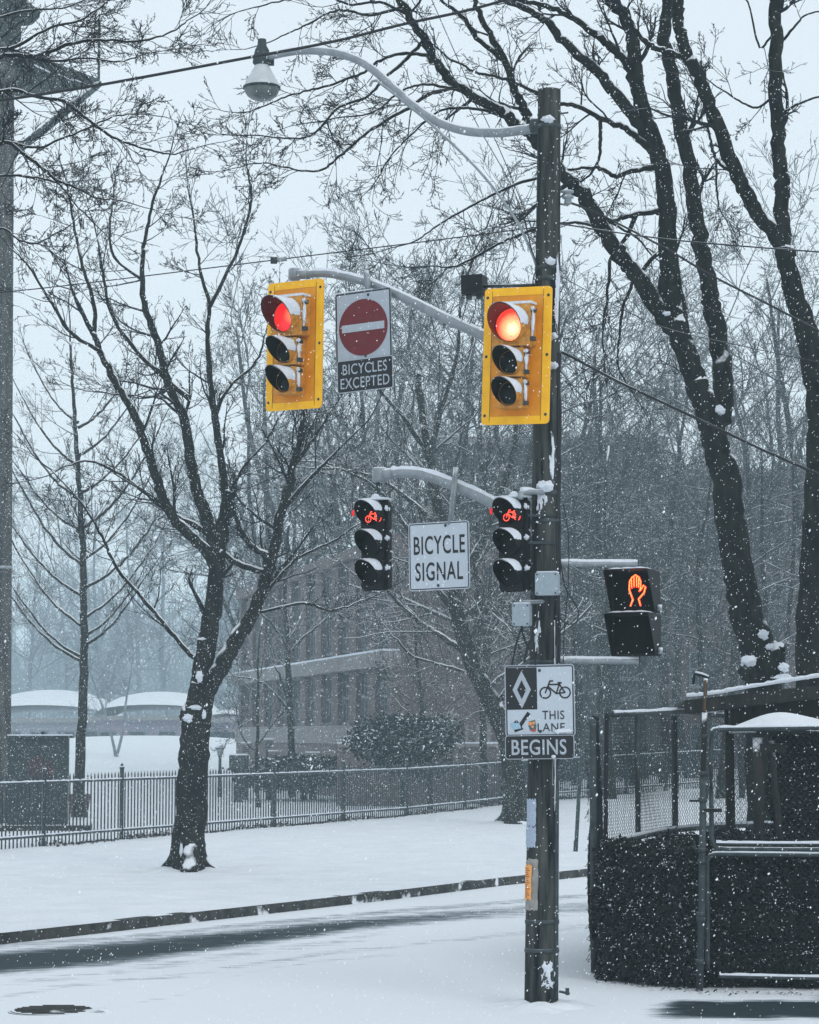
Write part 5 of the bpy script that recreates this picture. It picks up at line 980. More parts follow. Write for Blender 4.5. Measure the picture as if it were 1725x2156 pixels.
# left, evenly branched, in a wooden planter
Y2 = 66; b2 = G(168, 1720)
LV2 = [dict(n=6, wob=.07, up=.06, kids=5, ang=38, lf=.5, rf=.6, tap=.65, sides=3), dict(n=5, wob=.1, up=.06, kids=5, ang=40, lf=.5, rf=.7), dict(n=3, wob=.12, up=.05)]
L2 = [([(168, 1720), (168, 1640), (174, 1500), (178, 1380), (177, 1280), (175, 1160), (168, 1050), (160, 920), (154, 820), (148, 720)], mt(24, Y2), mt(5, Y2), 1.6, 1.6, .5)]
rr_ = random.Random(4)
for k, (y0_, sd, ln) in enumerate(((1395, -1, 175), (1385, -1, 150), (1360, 1, 130), (1320, -1, 170), (1300, 1, 150), (1255, -1, 170), (1240, 1, 160), (1190, -1, 150), (1180, 1, 150), (1120, -1, 150), (1110, 1, 150), (1050, -1, 140), (1040, 1, 140), (980, -1, 120), (960, 1, 110), (900, 1, 90), (890, -1, 100), (1340, 1, 120))):
    x0_ = 176 if y0_ > 1100 else 165; zz = rr_.uniform(-.6, .6); up_ = rr_.uniform(.75, 1.1)
    L2.append(([(x0_, y0_), (x0_ + sd * ln * .33, y0_ - ln * .25 * up_, Y2 + zz * .5), (x0_ + sd * ln * .66, y0_ - ln * .66 * up_, Y2 + zz), (x0_ + sd * ln, y0_ - ln * 1.25 * up_, Y2 + zz * 1.5)], mt(8, Y2), mt(3, Y2), 2.6, 1.5, .1))
make_tree('young_tree', b2, 'straight young tree with even upswept branches growing from the wooden planter', L2, 2, Y2, .006, LV2, tmat=m_twig_snowy, ang=42)
pl = thing('planter', (b2.x, b2.y - .1, 0), 'small reddish wooden planter box at the foot of the young tree', 'planter'); mb = MB(); m_brown = mk('planter_wood', (.10, .045, .04), (.06, .03, .03), 8, .8)
mb.hexa([(-.22, -.2, .1), (.22, -.2, .1), (.22, .2, .1), (-.22, .2, .1), (-.28, -.26, .58), (.28, -.26, .58), (.28, .26, .58), (-.28, .26, .58)]); mb.build('tub', m_brown, pl)
mb = MB(); mb.box((0, 0, .61), (.62, .58, .05)); mb.build('rim', m_brown, pl); mb = MB(); mb.blob((0, 0, .65), (.28, .26, .05), 1, .1); mb.build('snow_cap', m_snow, pl, True)
mb = MB()
for sx in (-.18, .18):
    for sy in (-.16, .16): mb.box((sx, sy, .05), (.06, .06, .12))
mb.build('foot', m_brown, pl)
# ---- generic park trees: six kinds, copied
def kind(seed, H, up, spread, dens=12, dark=False, dbl=False):
    rg = np.random.default_rng(seed); tb, cb = MB(), MB(); n = 12
    stems = []; T0 = []
    for s_ in range(2 if dbl else 1):
        p = np.array([0., 0, -.2]); pts = [p.copy()]; d = np.array([rg.normal(0, .06) + (.22 * (1 if s_ else -1) if dbl else 0), rg.normal(0, .06), 1.])
        for i in range(n): d = nrm(d + rg.normal(0, .06, 3) + np.array([0, 0, .12])); p = p + d * H * .82 / n; pts.append(p.copy())
        rr = [H * .0095 * (1 - .85 * i / n) + .010 for i in range(n + 1)]; tb.tube(pts, rr, 9); stems.append((pts, rr))
    seeds = [limb_seeds(p, r, dens, rg, H * spread, ang=up + 10, t0=.26, rf=.5, dz=.08) for p, r in stems]
    lv = [dict(n=9, wob=.17, up=.045, kids=8, ang=44, lf=.55, rf=.55, tap=.75, sides=4, t0=.1), dict(n=7, wob=.19, up=.04, kids=6, ang=44, lf=.48, rf=.6), dict(n=4, wob=.15, up=.06, kids=4, ang=38, lf=.42, rf=.75), dict(n=3, wob=.15, up=.05)]
    crown(cb, seeds, lv, rg, .0065)
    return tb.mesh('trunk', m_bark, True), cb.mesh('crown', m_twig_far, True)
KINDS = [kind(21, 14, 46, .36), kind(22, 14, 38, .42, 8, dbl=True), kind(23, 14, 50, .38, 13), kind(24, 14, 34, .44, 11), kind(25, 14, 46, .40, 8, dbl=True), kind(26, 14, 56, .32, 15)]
m_haze_twig = mk('haze_pale_twig', (.22, .25, .28), (.14, .165, .19), 1.5, .9, spec=.1)  # paler twig colour for far trees, distance haze painted in
def park_tree(i, px, Y, top, k, label, rz, name='park_tree', group='bare park trees behind the iron fence'):
    q = O(px, 1545, Y); z0 = float(gh(np.array(q.x), np.array(q.y))); H = O(px, top, Y).z - z0; s = H / 13.2
    o = thing(name, (q.x, q.y, z0), label, 'tree', rz=rz, group=group); o.scale = (s, s, s)
    for nm, me in zip(('trunk', 'crown'), KINDS[k]):
        c = bpy.data.objects.new(nm, me); COL.objects.link(c); c.parent = o
        if name == 'distant_tree': c.material_slots[0].link = 'OBJECT'; c.material_slots[0].material = m_haze_twig
        if name == 'distant_tree': c.material_slots[0].link = 'OBJECT'; c.material_slots[0].material = m_haze_twig
PT = [(600, 120, 880, 4, 'low bare tree behind the left end of the school'), (690, 124, 850, 0, 'low bare tree rising over the school roof below the no entry sign'), (780, 120, 800, 2, 'low bare tree above the left bicycle signal'), (850, 126, 760, 1, 'low bare tree between the two arms'), (905, 104, 900, 4, 'low bare tree behind the channel bracket of the bicycle signal sign'), (1515, 76, 520, 0, 'dark-trunked bare tree seen behind the chain-link between the gate and post'), (575, 125, 700, 2, 'bare tree behind the left yellow signal, above the brick school'),
      (665, 118, 600, 1, 'bare tree standing between the left signal and the no entry sign'), (745, 130, 500, 4, 'bare tree directly behind the no entry sign'), (815, 120, 540, 3, 'bare tree right of the no entry sign'),
      (870, 128, 450, 2, 'bare tree behind the middle of the upper arm'), (940, 96, 520, 5, 'bare tree above the bicycle signal sign'), (1000, 88, 470, 1, 'bare tree behind the small black control box'),
      (1060, 104, 420, 0, 'bare tree just left of the right yellow signal'), (1125, 92, 490, 4, 'bare tree hidden behind the upper pole'), (1210, 98, 540, 2, 'bare tree immediately right of the pole'),
      (1270, 88, 580, 3, 'bare tree behind the hanging cable right of the pole'), (1340, 104, 560, 1, 'bare tree behind the fork of the big maple'), (1395, 92, 640, 5, 'bare tree above the pedestrian signal'),
      (1455, 104, 560, 4, 'bare tree between the two stems of the forked tree'), (1570, 94, 520, 2, 'bare tree between the forked tree and the right edge tree'), (1630, 104, 460, 3, 'bare tree close to the right edge, left of the thick trunk'),
      (1700, 92, 400, 0, 'bare tree at the right edge behind the thick trunk'), (1290, 78, 800, 5, 'smaller bare tree right of the pole beside the apartment block'),
      (1480, 76, 840, 2, 'smaller bare tree behind the pedestrian signal'), (1020, 76, 860, 3, 'smaller bare tree above the right bicycle signal'), (1640, 78, 800, 4, 'smaller bare tree right of the forked tree')]
rr_ = random.Random(9)
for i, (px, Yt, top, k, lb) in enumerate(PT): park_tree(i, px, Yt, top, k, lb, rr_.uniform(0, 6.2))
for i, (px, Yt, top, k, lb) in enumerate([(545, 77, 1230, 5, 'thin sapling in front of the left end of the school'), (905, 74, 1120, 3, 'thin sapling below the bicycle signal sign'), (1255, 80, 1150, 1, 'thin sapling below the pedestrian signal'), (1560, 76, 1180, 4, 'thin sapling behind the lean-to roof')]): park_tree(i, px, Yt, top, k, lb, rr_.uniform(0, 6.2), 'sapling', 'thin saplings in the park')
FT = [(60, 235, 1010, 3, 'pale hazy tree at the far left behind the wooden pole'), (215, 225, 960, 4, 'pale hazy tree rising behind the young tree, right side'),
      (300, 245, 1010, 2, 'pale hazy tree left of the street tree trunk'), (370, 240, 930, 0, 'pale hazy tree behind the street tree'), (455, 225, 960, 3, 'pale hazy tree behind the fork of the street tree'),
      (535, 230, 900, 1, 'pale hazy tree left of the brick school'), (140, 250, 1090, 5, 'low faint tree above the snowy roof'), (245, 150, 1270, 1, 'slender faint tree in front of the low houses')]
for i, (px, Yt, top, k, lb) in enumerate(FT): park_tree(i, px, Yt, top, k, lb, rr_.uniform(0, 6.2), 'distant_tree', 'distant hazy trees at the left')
# small tree before the brick school
Y7 = 88; b7 = O(613, 1545, Y7)
make_tree('small_tree', b7, 'small thin tree with one long snowy branch in front of the brick school', [
    ([(616, 1690), (614, 1600), (611, 1500), (607, 1420), (606, 1350), (600, 1270), (603, 1180), (610, 1100)], mt(17, Y7), mt(5, Y7), 1.6, 2.2, .45),
    ([(614, 1510), (596, 1480), (570, 1450), (535, 1430), (492, 1424)], mt(7, Y7), mt(3, Y7), 1.2, 1.5), ([(612, 1500), (595, 1440), (578, 1400)], mt(5, Y7), mt(3, Y7), 1, 1.2),
    ([(606, 1380), (640, 1340), (690, 1300), (720, 1250)], mt(6, Y7), mt(3, Y7), 1.6, 2), ([(606, 1360), (570, 1310), (540, 1280), (520, 1240)], mt(6, Y7), mt(3, Y7), 1.6, 2)],
    17, Y7, .011, LV2, tmat=m_twig_snowy)
# evergreens and shrubs by the school
def bush(name, px, py0, py1, wpx, Y, label, seed, n=9000, cone=False, mat=None):
    rg = np.random.default_rng(seed); c = O(px, (py0 + py1) / 2, Y); h = (py1 - py0) * Y / FP; w_ = wpx * Y / FP; o = thing(name, (c.x, c.y, 0), label, 'shrub' if not cone else 'tree')
    P = []; nl = 26; cen = rg.normal(0, .42, (nl, 3)); cen = np.clip(cen, -.8, .8)
    k = rg.integers(0, nl, n); d = nrm(rg.normal(0, 1, (n, 3))); P = cen[k] * .8 + d * (.42 * rg.random((n, 1)) ** .4) * (1 + .5 * np.sin(k * 2.3)[:, None]) + np.where(rg.random((n, 1)) < .12, rg.normal(0, .16, (n, 3)), 0)
    P = P * np.array([w_ / 2, w_ / 2.4, h / 2]) + np.array([c.x, c.y, c.z]); P = P[P[:, 2] > -.2]; n = len(P); s = rg.uniform(.05, .11, (n, 1)); ax = nrm(rg.normal(0, 1, (n, 3))); bx = nrm(np.cross(ax, rg.normal(0, 1, (n, 3))))
    mb = MB(); mb.add(np.stack([P - ax * s, P + bx * s * .5, P + ax * s, P - bx * s * .5], 1).reshape(-1, 3), np.arange(n * 4).reshape(n, 4)); mb.build('foliage', mat or m_ever, o, False, True)
    mb = MB(); mb.tube([(c.x, c.y, -.1), (c.x, c.y, c.z)], .1, 7); mb.build('trunk', m_bark, o, True, True); return o
m_ever = mk('evergreen_needles', (.012, .028, .03), (.008, .016, .018), 2, .8, spec=.15, snow=.8, snow_noise=1.6, snow_amt=.6)
bush('evergreen_shrub', 850, 1478, 1640, 240, 74, 'broad dark evergreen shrub in front of the brick school', 1, 16000)
bush('evergreen_tree', 860, 1255, 1500, 270, 92, 'dark evergreen crown behind the left bicycle signal', 2, 15000, True)
bush('evergreen_shrub', 1010, 1560, 1660, 200, 80, 'low dark shrub beside the parked car', 3, 9000)
bush('evergreen_shrub', 640, 1590, 1660, 330, 84, 'low dark shrub row at the foot of the brick school', 4, 12000)
bush('evergreen_shrub', 1330, 1560, 1640, 320, 92, 'dark shrubs seen through the chain-link fence', 5, 12000)
bush('evergreen_shrub', 1160, 1560, 1650, 180, 90, 'dark shrubs just behind the pole at fence height', 6, 9000)
# ------------------------------------------------------------------ iron fence
def fl_(px): return 1 / (.02049 - 7.02e-6 * px) if px <= 1060 else 76.6 + (px - 1060) * .0262
pk = [-330, -150] + []
FP_ = []
for px in (-60, 95, 258, 420, 577, 723, 856, 979, 1090, 1165, 1240, 1318, 1400, 1480, 1562, 1648, 1740, 1830):
    q = O(px, 1545, fl_(px)); q.z = float(gh(np.array(q.x), np.array(q.y))); FP_.append(q)
fe = thing('iron_fence', tuple(FP_[4]), 'long dark iron picket fence with snow on its rails, crossing behind the street tree', 'fence')
for i, q in enumerate(FP_):
    mb = MB(); mb.box((q.x, q.y, q.z + .78), (.075, .075, 1.56), R(22)); mb.lathe([(.055, 0), (.06, .02), (.03, .05), (.035, .08), (0, .12)], 8, (q.x, q.y, q.z + 1.56)); p_ = mb.build('post', m_iron, fe, False, True)
    mb = MB(); mb.blob((q.x, q.y, q.z + 1.6), (.05, .05, .025), i, .1, 1); mb.build('snow_cap', m_cap, p_, True, True)
    if i == len(FP_) - 1: break
    b_ = FP_[i + 1]; L = (b_ - q).length; n = int(L / .145); T = (b_ - q) / L; pn = MB(); rl = MB(); sn = MB(); ang_ = math.atan2(T.y, T.x)
    for k in range(1, n):
        c = q.lerp(b_, k / n); r_ = .0165
        pn.tube([(c.x, c.y, c.z + .0), (c.x, c.y, c.z + 1.42), (c.x, c.y, c.z + 1.49)], [r_, r_, .003], 4)
    pn.build('picket_panel', m_iron, fe, False, True)
    Nn = Vector((-T.y, T.x, 0)) * .022; sg = 10
    for z_ in (1.29, .19):
        A_, B_ = q + Vector((0, 0, z_)), b_ + Vector((0, 0, z_)); up = Vector((0, 0, .045)); rl.hexa([A_ - Nn, B_ - Nn, B_ + Nn, A_ + Nn, A_ - Nn + up, B_ - Nn + up, B_ + Nn + up, A_ + Nn + up])
        rg = random.Random(i); m_ = n * 2; V = []
        for k in range(m_ + 1):
            c = A_.lerp(B_, k / m_) + up; h_ = .012 + .022 * rg.random()
            V += [tuple(c - Nn * 1.2), tuple(c - Nn * .9 + Vector((0, 0, h_))), tuple(c + Nn * .9 + Vector((0, 0, h_))), tuple(c + Nn * 1.2)]
        sn.add(V, [(4 * k + j, 4 * k + j + 1, 4 * k + j + 5, 4 * k + j + 4) for k in range(m_) for j in range(3)])
    r_ = rl.build('rail', m_iron, fe, False, True); sn.build('snow_cap', m_cap, r_, True, True)
rgl = np.random.default_rng(12); n = 5200; kx = rgl.integers(1, 11, n); f = rgl.random(n)[:, None]; A_ = np.array([tuple(q) for q in FP_]); P = A_[kx] * (1 - f) + A_[kx + 1] * f; P[:, 0] += rgl.normal(0, .14, n); P[:, 1] += rgl.normal(-.05, .14, n); P[:, 2] += .015 + np.abs(rgl.normal(0, .05, n)) * (np.sin(P[:, 0] * 3) > -.2)
s_ = rgl.uniform(.012, .04, (n, 1)); a_ = nrm(rgl.normal(0, 1, (n, 3))); b_ = nrm(np.cross(a_, rgl.normal(0, 1, (n, 3)))); lf = MB(); lf.add(np.stack([P - a_ * s_, P + b_ * s_ * .6, P + a_ * s_, P - b_ * s_ * .6], 1).reshape(-1, 3), np.arange(n * 4).reshape(n, 4))
tag(lf.build('leaf_litter', mk('dead_leaf', (.05, .04, .032), (.02, .018, .016), 8, .9, spec=.1)), 'dark dead leaves and grass tufts caught along the foot of the iron fence', 'leaf litter', kind='stuff')
# ------------------------------------------------------------------ dark cabinet behind the fence, left
Yk = 58.5; q = O(81, 1545, Yk); px2m = Yk / FP
cb_ = thing('utility_cabinet', (q.x, Yk, 0), 'big dark green metal cabinet with faded red graffiti behind the iron fence', 'cabinet', rz=R(6))
zt = O(81, 1553, Yk).z; mb = MB(); W_ = 124 * px2m; mb.box((0, .5, (zt + .1) / 2), (W_, 1.0, zt - .1)); m_cab = mk('cabinet_green', (.016, .03, .033), (.010, .02, .022), 3, .6, snow=.9, snow_noise=4, snow_amt=.1); mb.build('body', m_cab, cb_)
mb = MB(); mb.box((.03, .48, zt + .02), (W_ + .16, 1.15, .06)); mb.build('lid', m_cab, cb_); mb = MB(); mb.box((.03, .48, zt + .06), (W_ + .1, 1.1, .03)); mb.build('snow_cap', m_cap, cb_)
mb = MB(); 
for sx in (-.36, .36): mb.box((sx, -.012, zt * .52), (.66, .025, zt * .8))
mb.build('door', m_cab, cb_); mb = MB(); mb.box((.06, -.04, zt * .5), (.03, .04, .18)); mb.build('handle', m_galv_dark, cb_)
mb = MB(); mb.box((.2, .35, .07), (W_ + .75, 1.5, .14)); mb.build('plinth', m_wood, cb_); mb = MB(); mb.lathe([(.0, .1), (.04, .08), (.05, 0)], 10, (.1, .3, zt + .06)); mb.build('lifting_eye', m_black, cb_)
mg = mk('graffiti_red', (.06, .02, .028), (.025, .014, .018), 6, .6); mb = MB(); rg = random.Random(6)
for k in range(5):
    pts = [(.05 + rg.uniform(-.28, .38), 1.35 + rg.uniform(-.45, .5)) for _ in range(4)]; c = [tuple(p)[:2] for p in curve_pts([Vector((x, z, 0)) for x, z in pts], 6)]; stroke(mb, c, .07, -.03 - k * .002)
mb.build('graffiti', mg, cb_)
# ------------------------------------------------------------------ park lamp
a_ = G(463, 1678); lm_ = thing('park_lamp', (a_.x, a_.y, 0), 'short park lamp post with snow on its round cap beyond the fence', 'lamp post'); k_ = a_.y / FP
mb = MB(); mb.lathe([(.09, 0), (.09, .35), (.06, .4), (.055, 1.45), (.08, 1.5)], 12); mb.build('post', m_galv_dark, lm_)
mb = MB(); mb.lathe([(.08, 1.5), (.15, 1.76), (.17, 1.78)], 12); mb.build('lantern', m_galv, lm_); mb = MB(); mb.lathe([(.19, 1.78), (.19, 1.81), (.08, 1.86), (0, 1.88)], 14); mb.build('cap', m_galv_dark, lm_); mb = MB(); mb.lathe([(.2, 1.815), (.17, 1.86), (.08, 1.91), (0, 1.92)], 14); mb.build('snow_cap', m_cap, lm_, True)
# ------------------------------------------------------------------ brick school, receding facade
A = O(500, 1545, 112); Bq = O(822, 1545, 80); A.z = Bq.z = 0
ax_ = (Bq - A); L = ax_.length; rz = math.atan2(ax_.y, ax_.x)
sc = thing('brick_school', (A.x, A.y, 0), 'hazy brick building with tall dark windows between brick piers and a pale cornice', 'building', rz=rz)
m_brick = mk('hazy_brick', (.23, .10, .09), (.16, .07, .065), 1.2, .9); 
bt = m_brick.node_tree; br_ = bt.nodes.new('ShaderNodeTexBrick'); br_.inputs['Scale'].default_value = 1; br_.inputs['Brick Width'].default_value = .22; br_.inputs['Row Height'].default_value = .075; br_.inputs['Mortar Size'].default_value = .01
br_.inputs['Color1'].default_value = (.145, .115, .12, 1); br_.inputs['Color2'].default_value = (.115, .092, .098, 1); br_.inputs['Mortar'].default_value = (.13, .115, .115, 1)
tc_ = bt.nodes.new('ShaderNodeTexCoord'); mp_ = bt.nodes.new('ShaderNodeMapping'); mp_.inputs['Rotation'].default_value = (R(90), 0, 0); bt.links.new(tc_.outputs['Object'], mp_.inputs[0]); bt.links.new(mp_.outputs[0], br_.inputs[0]); bt.links.new(br_.outputs[0], bt.nodes['Principled BSDF'].inputs['Base Color'])
m_stone = mk('pale_stone', (.24, .23, .235), (.19, .185, .19), 2, .85, snow=.8, snow_noise=2, snow_amt=.1); m_gls = mk('dark_glass', (.02, .032, .04), (.012, .02, .026), .8, .35, spec=.2); m_frm = mk('window_frame', (.16, .19, .21), (.12, .145, .16), 3, .6)
def blk(name, x0, x1, y0, y1, z0, z1, mat, par): mb = MB(); mb.box(((x0 + x1) / 2, (y0 + y1) / 2, (z0 + z1) / 2), (x1 - x0, y1 - y0, z1 - z0)); return mb.build(name, mat, par)
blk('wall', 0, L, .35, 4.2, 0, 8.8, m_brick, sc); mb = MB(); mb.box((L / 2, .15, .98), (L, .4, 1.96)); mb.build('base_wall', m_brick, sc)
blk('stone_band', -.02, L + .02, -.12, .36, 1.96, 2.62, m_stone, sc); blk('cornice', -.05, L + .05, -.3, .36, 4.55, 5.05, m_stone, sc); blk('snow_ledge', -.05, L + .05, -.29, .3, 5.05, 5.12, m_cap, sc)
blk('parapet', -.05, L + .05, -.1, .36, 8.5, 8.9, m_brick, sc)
NB = 10; bw_ = L / NB
for k in range(NB + 1):
    for z0, z1 in ((2.62, 4.55), (5.12, 8.5)): x_ = k * bw_; blk('pier', max(0, x_ - .65), min(L, x_ + .65), .05, .36, z0, z1, m_brick, sc)
for k in range(NB):
    for z0, z1 in ((2.7, 4.5), (5.3, 8.3)):
        x_ = (k + .5) * bw_; w2 = bw_ / 2 - .68; f_ = MB()
        for xx in (-w2, -w2 / 3, w2 / 3, w2): f_.box((x_ + xx, .28, (z0 + z1) / 2), (.09, .1, z1 - z0))
        for zz in (z0, (z0 + z1) / 2, z1): f_.box((x_, .285, zz), (2 * w2, .085, .09))
        wf = f_.build('window', m_frm, sc); blk('pane', x_ - w2, x_ + w2, .3, .34, z0, z1, m_gls, wf)
        if (k * 7 + int(z0)) % 3 == 0: blk('blind', x_ - w2 * .2, x_ + w2 * .35, .285, .298, z0 + .1, z0 + .9, m_frm, wf)
# balustrade at the right end
e_ = thing('balustrade', (O(900, 1545, 78).x, 78, 0), 'pale low balustrade showing below the dark evergreen', 'railing'); mb = MB()
for k in range(14): mb.box((-2.7 + k * .36, 0, 2.3), (.12, .1, .62))
mb.build('balusters', m_stone, e_); mb = MB(); mb.box((-.3, 0, 1.95), (5.2, .25, .1)); mb.build('ledge', m_stone, e_); mb = MB(); mb.box((-.3, 0, 2.03), (5.2, .22, .05)); mb.build('snow_cap', m_cap, e_); mb = MB(); mb.box((-.3, .1, .95), (5.2, .3, 1.9)); mb.build('wall', m_brick, e_)
# air conditioners
for k, (px, py0, py1, w_, lb) in enumerate(((519, 1565, 1592, 20, 'pale upright air unit furthest left by the school'), (566, 1557, 1578, 20, 'pale air unit, second from the left by the school'), (577, 1582, 1608, 21, 'pale air unit nearest the thin tree'), (659, 1585, 1616, 28, 'large pale ribbed air unit in the middle of the school wall'), (810, 1593, 1618, 26, 'pale air unit at the right end of the brick wall'), (502, 1590, 1625, 36, 'low grey bin at the left end of the school'))):
    Yq = 86 - k * .6; s_ = Yq / FP; c = O(px, 1545, Yq); z1 = O(px, py0, Yq).z; z0 = max(.0, O(px, py1, Yq).z)
    o = thing('air_conditioner' if k < 5 else 'waste_bin', (c.x, c.y, 0), lb, 'air conditioner' if k < 5 else 'bin'); mb = MB(); mb.prism([(x, z + (z0 + z1) / 2) for x, z in rrect(w_ * s_, z1 - z0, .04, 2)], -.18, .18); mb.build('case', m_stone if k < 5 else m_cab, o)
    mb = MB()
    for j in range(5): mb.box((0, -.19, z0 + (z1 - z0) * (.2 + .15 * j)), (w_ * s_ * .75, .02, .03))
    mb.build('grille', m_galv_dark, o); mb = MB(); mb.box((0, 0, z1 + .025), (w_ * s_ + .04, .4, .05)); mb.build('snow_cap', m_cap, o)
    mb = MB(); mb.box((0, 0, z0 / 2), (w_ * s_ * .5, .2, max(z0, .06))); mb.build('stand', m_galv_dark, o)
# ------------------------------------------------------------------ apartment block behind the trees
def block(name, x0, x1, Y, top, label, mat, dep=14, st=4):
    o = thing(name, (x0, Y, 0), label, 'building'); W = x1 - x0; blk('wall', 0, W, 0, dep, 0, top, mat, o); blk('parapet', -.15, W + .15, -.15, dep, top, top + .35, m_stone, o); blk('roof_snow', 0, W, .2, dep, top + .35, top + .45, m_snow, o)
    nb = int(W / 3.0); sh = (top - 1) / st
    for i in range(nb):
        for j in range(st):
            x_ = (i + .5) * W / nb; z_ = 1.2 + j * sh; wf = MB()
            for xx in (-.7, 0, .7): wf.box((x_ + xx, -.03, z_ + .8), (.07, .08, 1.6))
            for zz in (0, .8, 1.6): wf.box((x_, -.035, z_ + zz), (1.4, .07, .07))
            f_ = wf.build('window', m_frm, o); blk('pane', x_ - .7, x_ + .7, -.015, -.005, z_, z_ + 1.6, m_gls, f_); blk('sill', x_ - .8, x_ + .8, -.14, -.002, z_ - .14, z_ - .06, m_stone, f_)
    return o
m_ap = mk('purple_brick', (.050, .044, .052), (.034, .032, .040), .8, .9); m_ap2 = mk('dark_brick', (.09, .052, .052), (.06, .04, .042), .8, .9)
x0, x1 = O(905, 1545, 114).x, O(1405, 1545, 114).x; block('apartment_block', x0, x1, 114, O(1200, 936, 114).z, 'large dark brick apartment block behind the trees right of the pole', m_ap)
x0, x1 = O(1410, 1545, 120).x, O(2000, 1545, 120).x; block('apartment_block', x0, x1, 120, O(1600, 1003, 120).z, 'lower brick apartment wing behind the thick trunks at the right', m_ap2)
# ------------------------------------------------------------------ low houses at the left
m_wl = mk('pale_wall', (.30, .29, .33), (.24, .23, .28), .4, .9); m_mur = mk('mural_wall', (.26, .16, .22), (.20, .20, .26), .35, .9, stretch=(1, 1, 1.5))
def house(px0, px1, Y, eave, ridge, label, mat, ks):
    a, b_ = O(px0, eave, Y), O(px1, eave, Y); r = O((px0 + px1) / 2, ridge, Y); o = thing('low_house', (a.x, Y, 0), label, 'house'); W = b_.x - a.x; he_ = a.z; hr = r.z
    blk('wall', .4, W - .4, .4, 14, 0, he_, mat, o); mb = MB(); n = 14; V = []; prof = [((i / n), math.sin(math.pi * i / n) ** .34) for i in range(n + 1)]
    for (f, h_) in prof: V += [(f * W, 0, he_ + .02 + (hr - he_) * h_ * .45), (f * W, 7, he_ + .12 + (hr - he_) * h_), (f * W, 14.4, he_ + .02 + (hr - he_) * h_ * .3)]
    mb.add(V, [(3 * i + j, 3 * i + j + 3, 3 * i + j + 4, 3 * i + j + 1) for i in range(n) for j in range(2)]); mb.build('snow_roof', m_snow, o, True); blk('fascia', 0, W, -.05, .1, he_ - .35, he_ + .02, m_stone, o)
    for k in range(ks):
        x_ = W * (k + .5) / ks; f_ = blk('window', x_ - .8, x_ + .8, .3, .39, 1.0, 2.6, m_frm, o); blk('pane', x_ - .65, x_ + .65, .27, .295, 1.15, 2.45, m_gls, f_)
house(-60, 225, 200, 1512, 1452, 'low house with a rounded snowy roof behind the cabinet', m_wl, 5); house(195, 445, 192, 1507, 1456, 'low house with mural-coloured wall and snowy roof left of the street tree', m_mur, 4); house(440, 512, 186, 1511, 1494, 'small low shed with snowy roof right of the street tree', m_mur, 2)
# parked car seen between the trunks
c = O(1015, 1545, 95); gz = float(gh(np.array(c.x), np.array(95.))); car = thing('parked_car', (c.x, 95, gz), 'parked car with snow on its roof, half hidden behind the shrubs', 'car')
m_car = mk('car_paint', (.07, .09, .11), (.06, .08, .10), 3, .35); pr = [(-2.2, .35), (2.2, .35), (2.25, .8), (2.1, 1.0), (1.3, 1.08), (.85, 1.62), (-1.5, 1.66), (-2.05, 1.1), (-2.25, .95)]
mb = MB(); mb.prism(pr, -.85, .85); mb.build('body', m_car, car); mb = MB(); mb.prism([(.75, 1.12), (.5, 1.55), (-.4, 1.58), (-.4, 1.12)], -.858, -.85); mb.prism([(-.5, 1.12), (-.5, 1.58), (-1.4, 1.58), (-1.75, 1.12)], -.858, -.85); mb.build('window', m_gls, car)
for sx in (-1.4, 1.4):
    mb = MB(); n = 18; mb.prism([(sx + .34 * math.cos(2 * math.pi * i / n), .34 + .34 * math.sin(2 * math.pi * i / n)) for i in range(n)], -.90, -.66); mb.build('wheel', m_black, car)
mb = MB(); mb.prism([(.85, 1.63), (-1.5, 1.67), (-1.4, 1.76), (.7, 1.72)], -.8, .8); mb.prism([(2.1, 1.01), (1.35, 1.09), (1.4, 1.14), (2.05, 1.06)], -.8, .8); mb.build('snow_cap', m_cap, car)
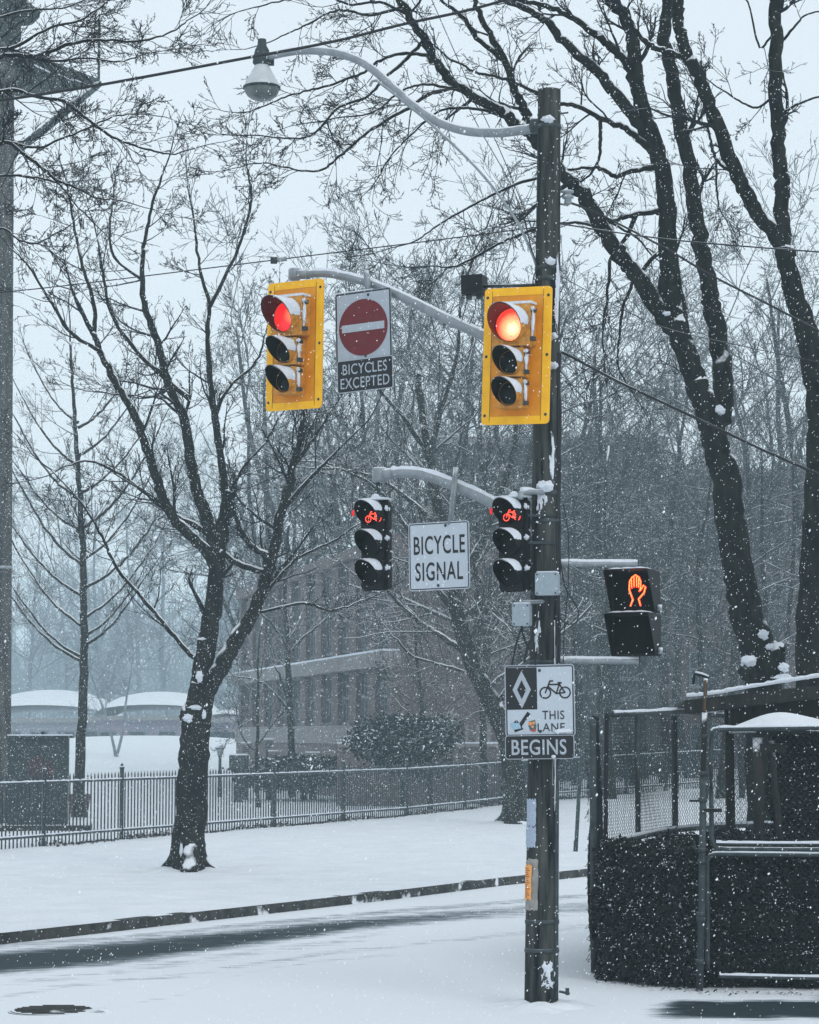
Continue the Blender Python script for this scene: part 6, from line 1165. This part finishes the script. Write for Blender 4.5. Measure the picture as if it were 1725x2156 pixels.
# far-off wood closing the view
rg = np.random.default_rng(77); fw = MB(); n = 2300; X_ = rg.uniform(-150, 170, n); Yy = rg.uniform(330, 460, n); h_ = rg.uniform(12, 24, n) + np.where(X_ > 0, 2, 0)
P = np.stack([np.stack([X_, Yy, 0 * h_], 1), np.stack([X_ + rg.normal(0, 1.3, n), Yy, h_ * .5], 1), np.stack([X_ + rg.normal(0, 3.2, n), Yy, h_], 1)], 1); fw.tubes(P, np.stack([h_ * .007, h_ * .005, h_ * .0015], 1), 4)
ns = n * 40; ix = rg.integers(0, n, ns); f = rg.uniform(.25, 1, ns)[:, None]; b0 = P[ix, 0] + (P[ix, 2] - P[ix, 0]) * f; d = nrm(rg.normal(0, 1, (ns, 3)) + np.array([0, 0, .9])); ln = rg.uniform(1.2, 4, (ns, 1)); fw.tubes(np.stack([b0, b0 + d * ln * .5 + rg.normal(0, .15, (ns, 3)), b0 + d * ln], 1), np.tile([.05, .035, .02], (ns, 1)), 3)
tag(fw.build('distant_woods', m_haze_twig), 'faint grey band of bare woods dissolving in the snowfall behind everything', 'woods', kind='stuff')
# ------------------------------------------------------------------ falling snow
rg = np.random.default_rng(5); n = 320000; Yf = (rg.uniform(2.2 ** 3, 62 ** 3, n)) ** (1 / 3); Xf = rg.uniform(-1, 1, n) * (.20 * Yf + .4); Zf = rg.uniform(-1, 1, n); lo, hi = EYE - .125 * Yf - .2, EYE + .32 * Yf + .5; Zf = lo + (hi - lo) * (Zf + 1) / 2
ok = Zf > .03; Xf, Yf, Zf = Xf[ok], Yf[ok], Zf[ok]; n = len(Xf); s = rg.gamma(4, .0011, n) + .0018; s = np.minimum(s * .56, .0044); s = np.where(Yf < 9, np.minimum(s, .0035), s); s = np.where(Yf < 14, np.minimum(s, .0024), s); st = rg.uniform(.8, 1.9, n)
D6 = np.array([(1, 0, 0), (-1, 0, 0), (0, 1, 0), (0, -1, 0), (.35, 0, 1), (-.35, 0, -1)], float); V = np.stack([Xf, Yf, Zf], 1)[:, None, :] + D6[None] * s[:, None, None] * np.stack([0 * st + 1, 0 * st + 1, st], 1)[:, None, :]
T8 = np.array([(4, 0, 2), (4, 2, 1), (4, 1, 3), (4, 3, 0), (5, 2, 0), (5, 1, 2), (5, 3, 1), (5, 0, 3)]); fs = MB(); fs.add(V.reshape(-1, 3), (T8[None] + 6 * np.arange(n)[:, None, None]).reshape(-1, 3)); m_fl = mk('snowflake', (.92, .94, .97), (.9, .92, .95), 1, .9)
tag(fs.build('falling_snow', m_fl), 'white snowflakes drifting down through the whole scene', 'snow', kind='stuff')
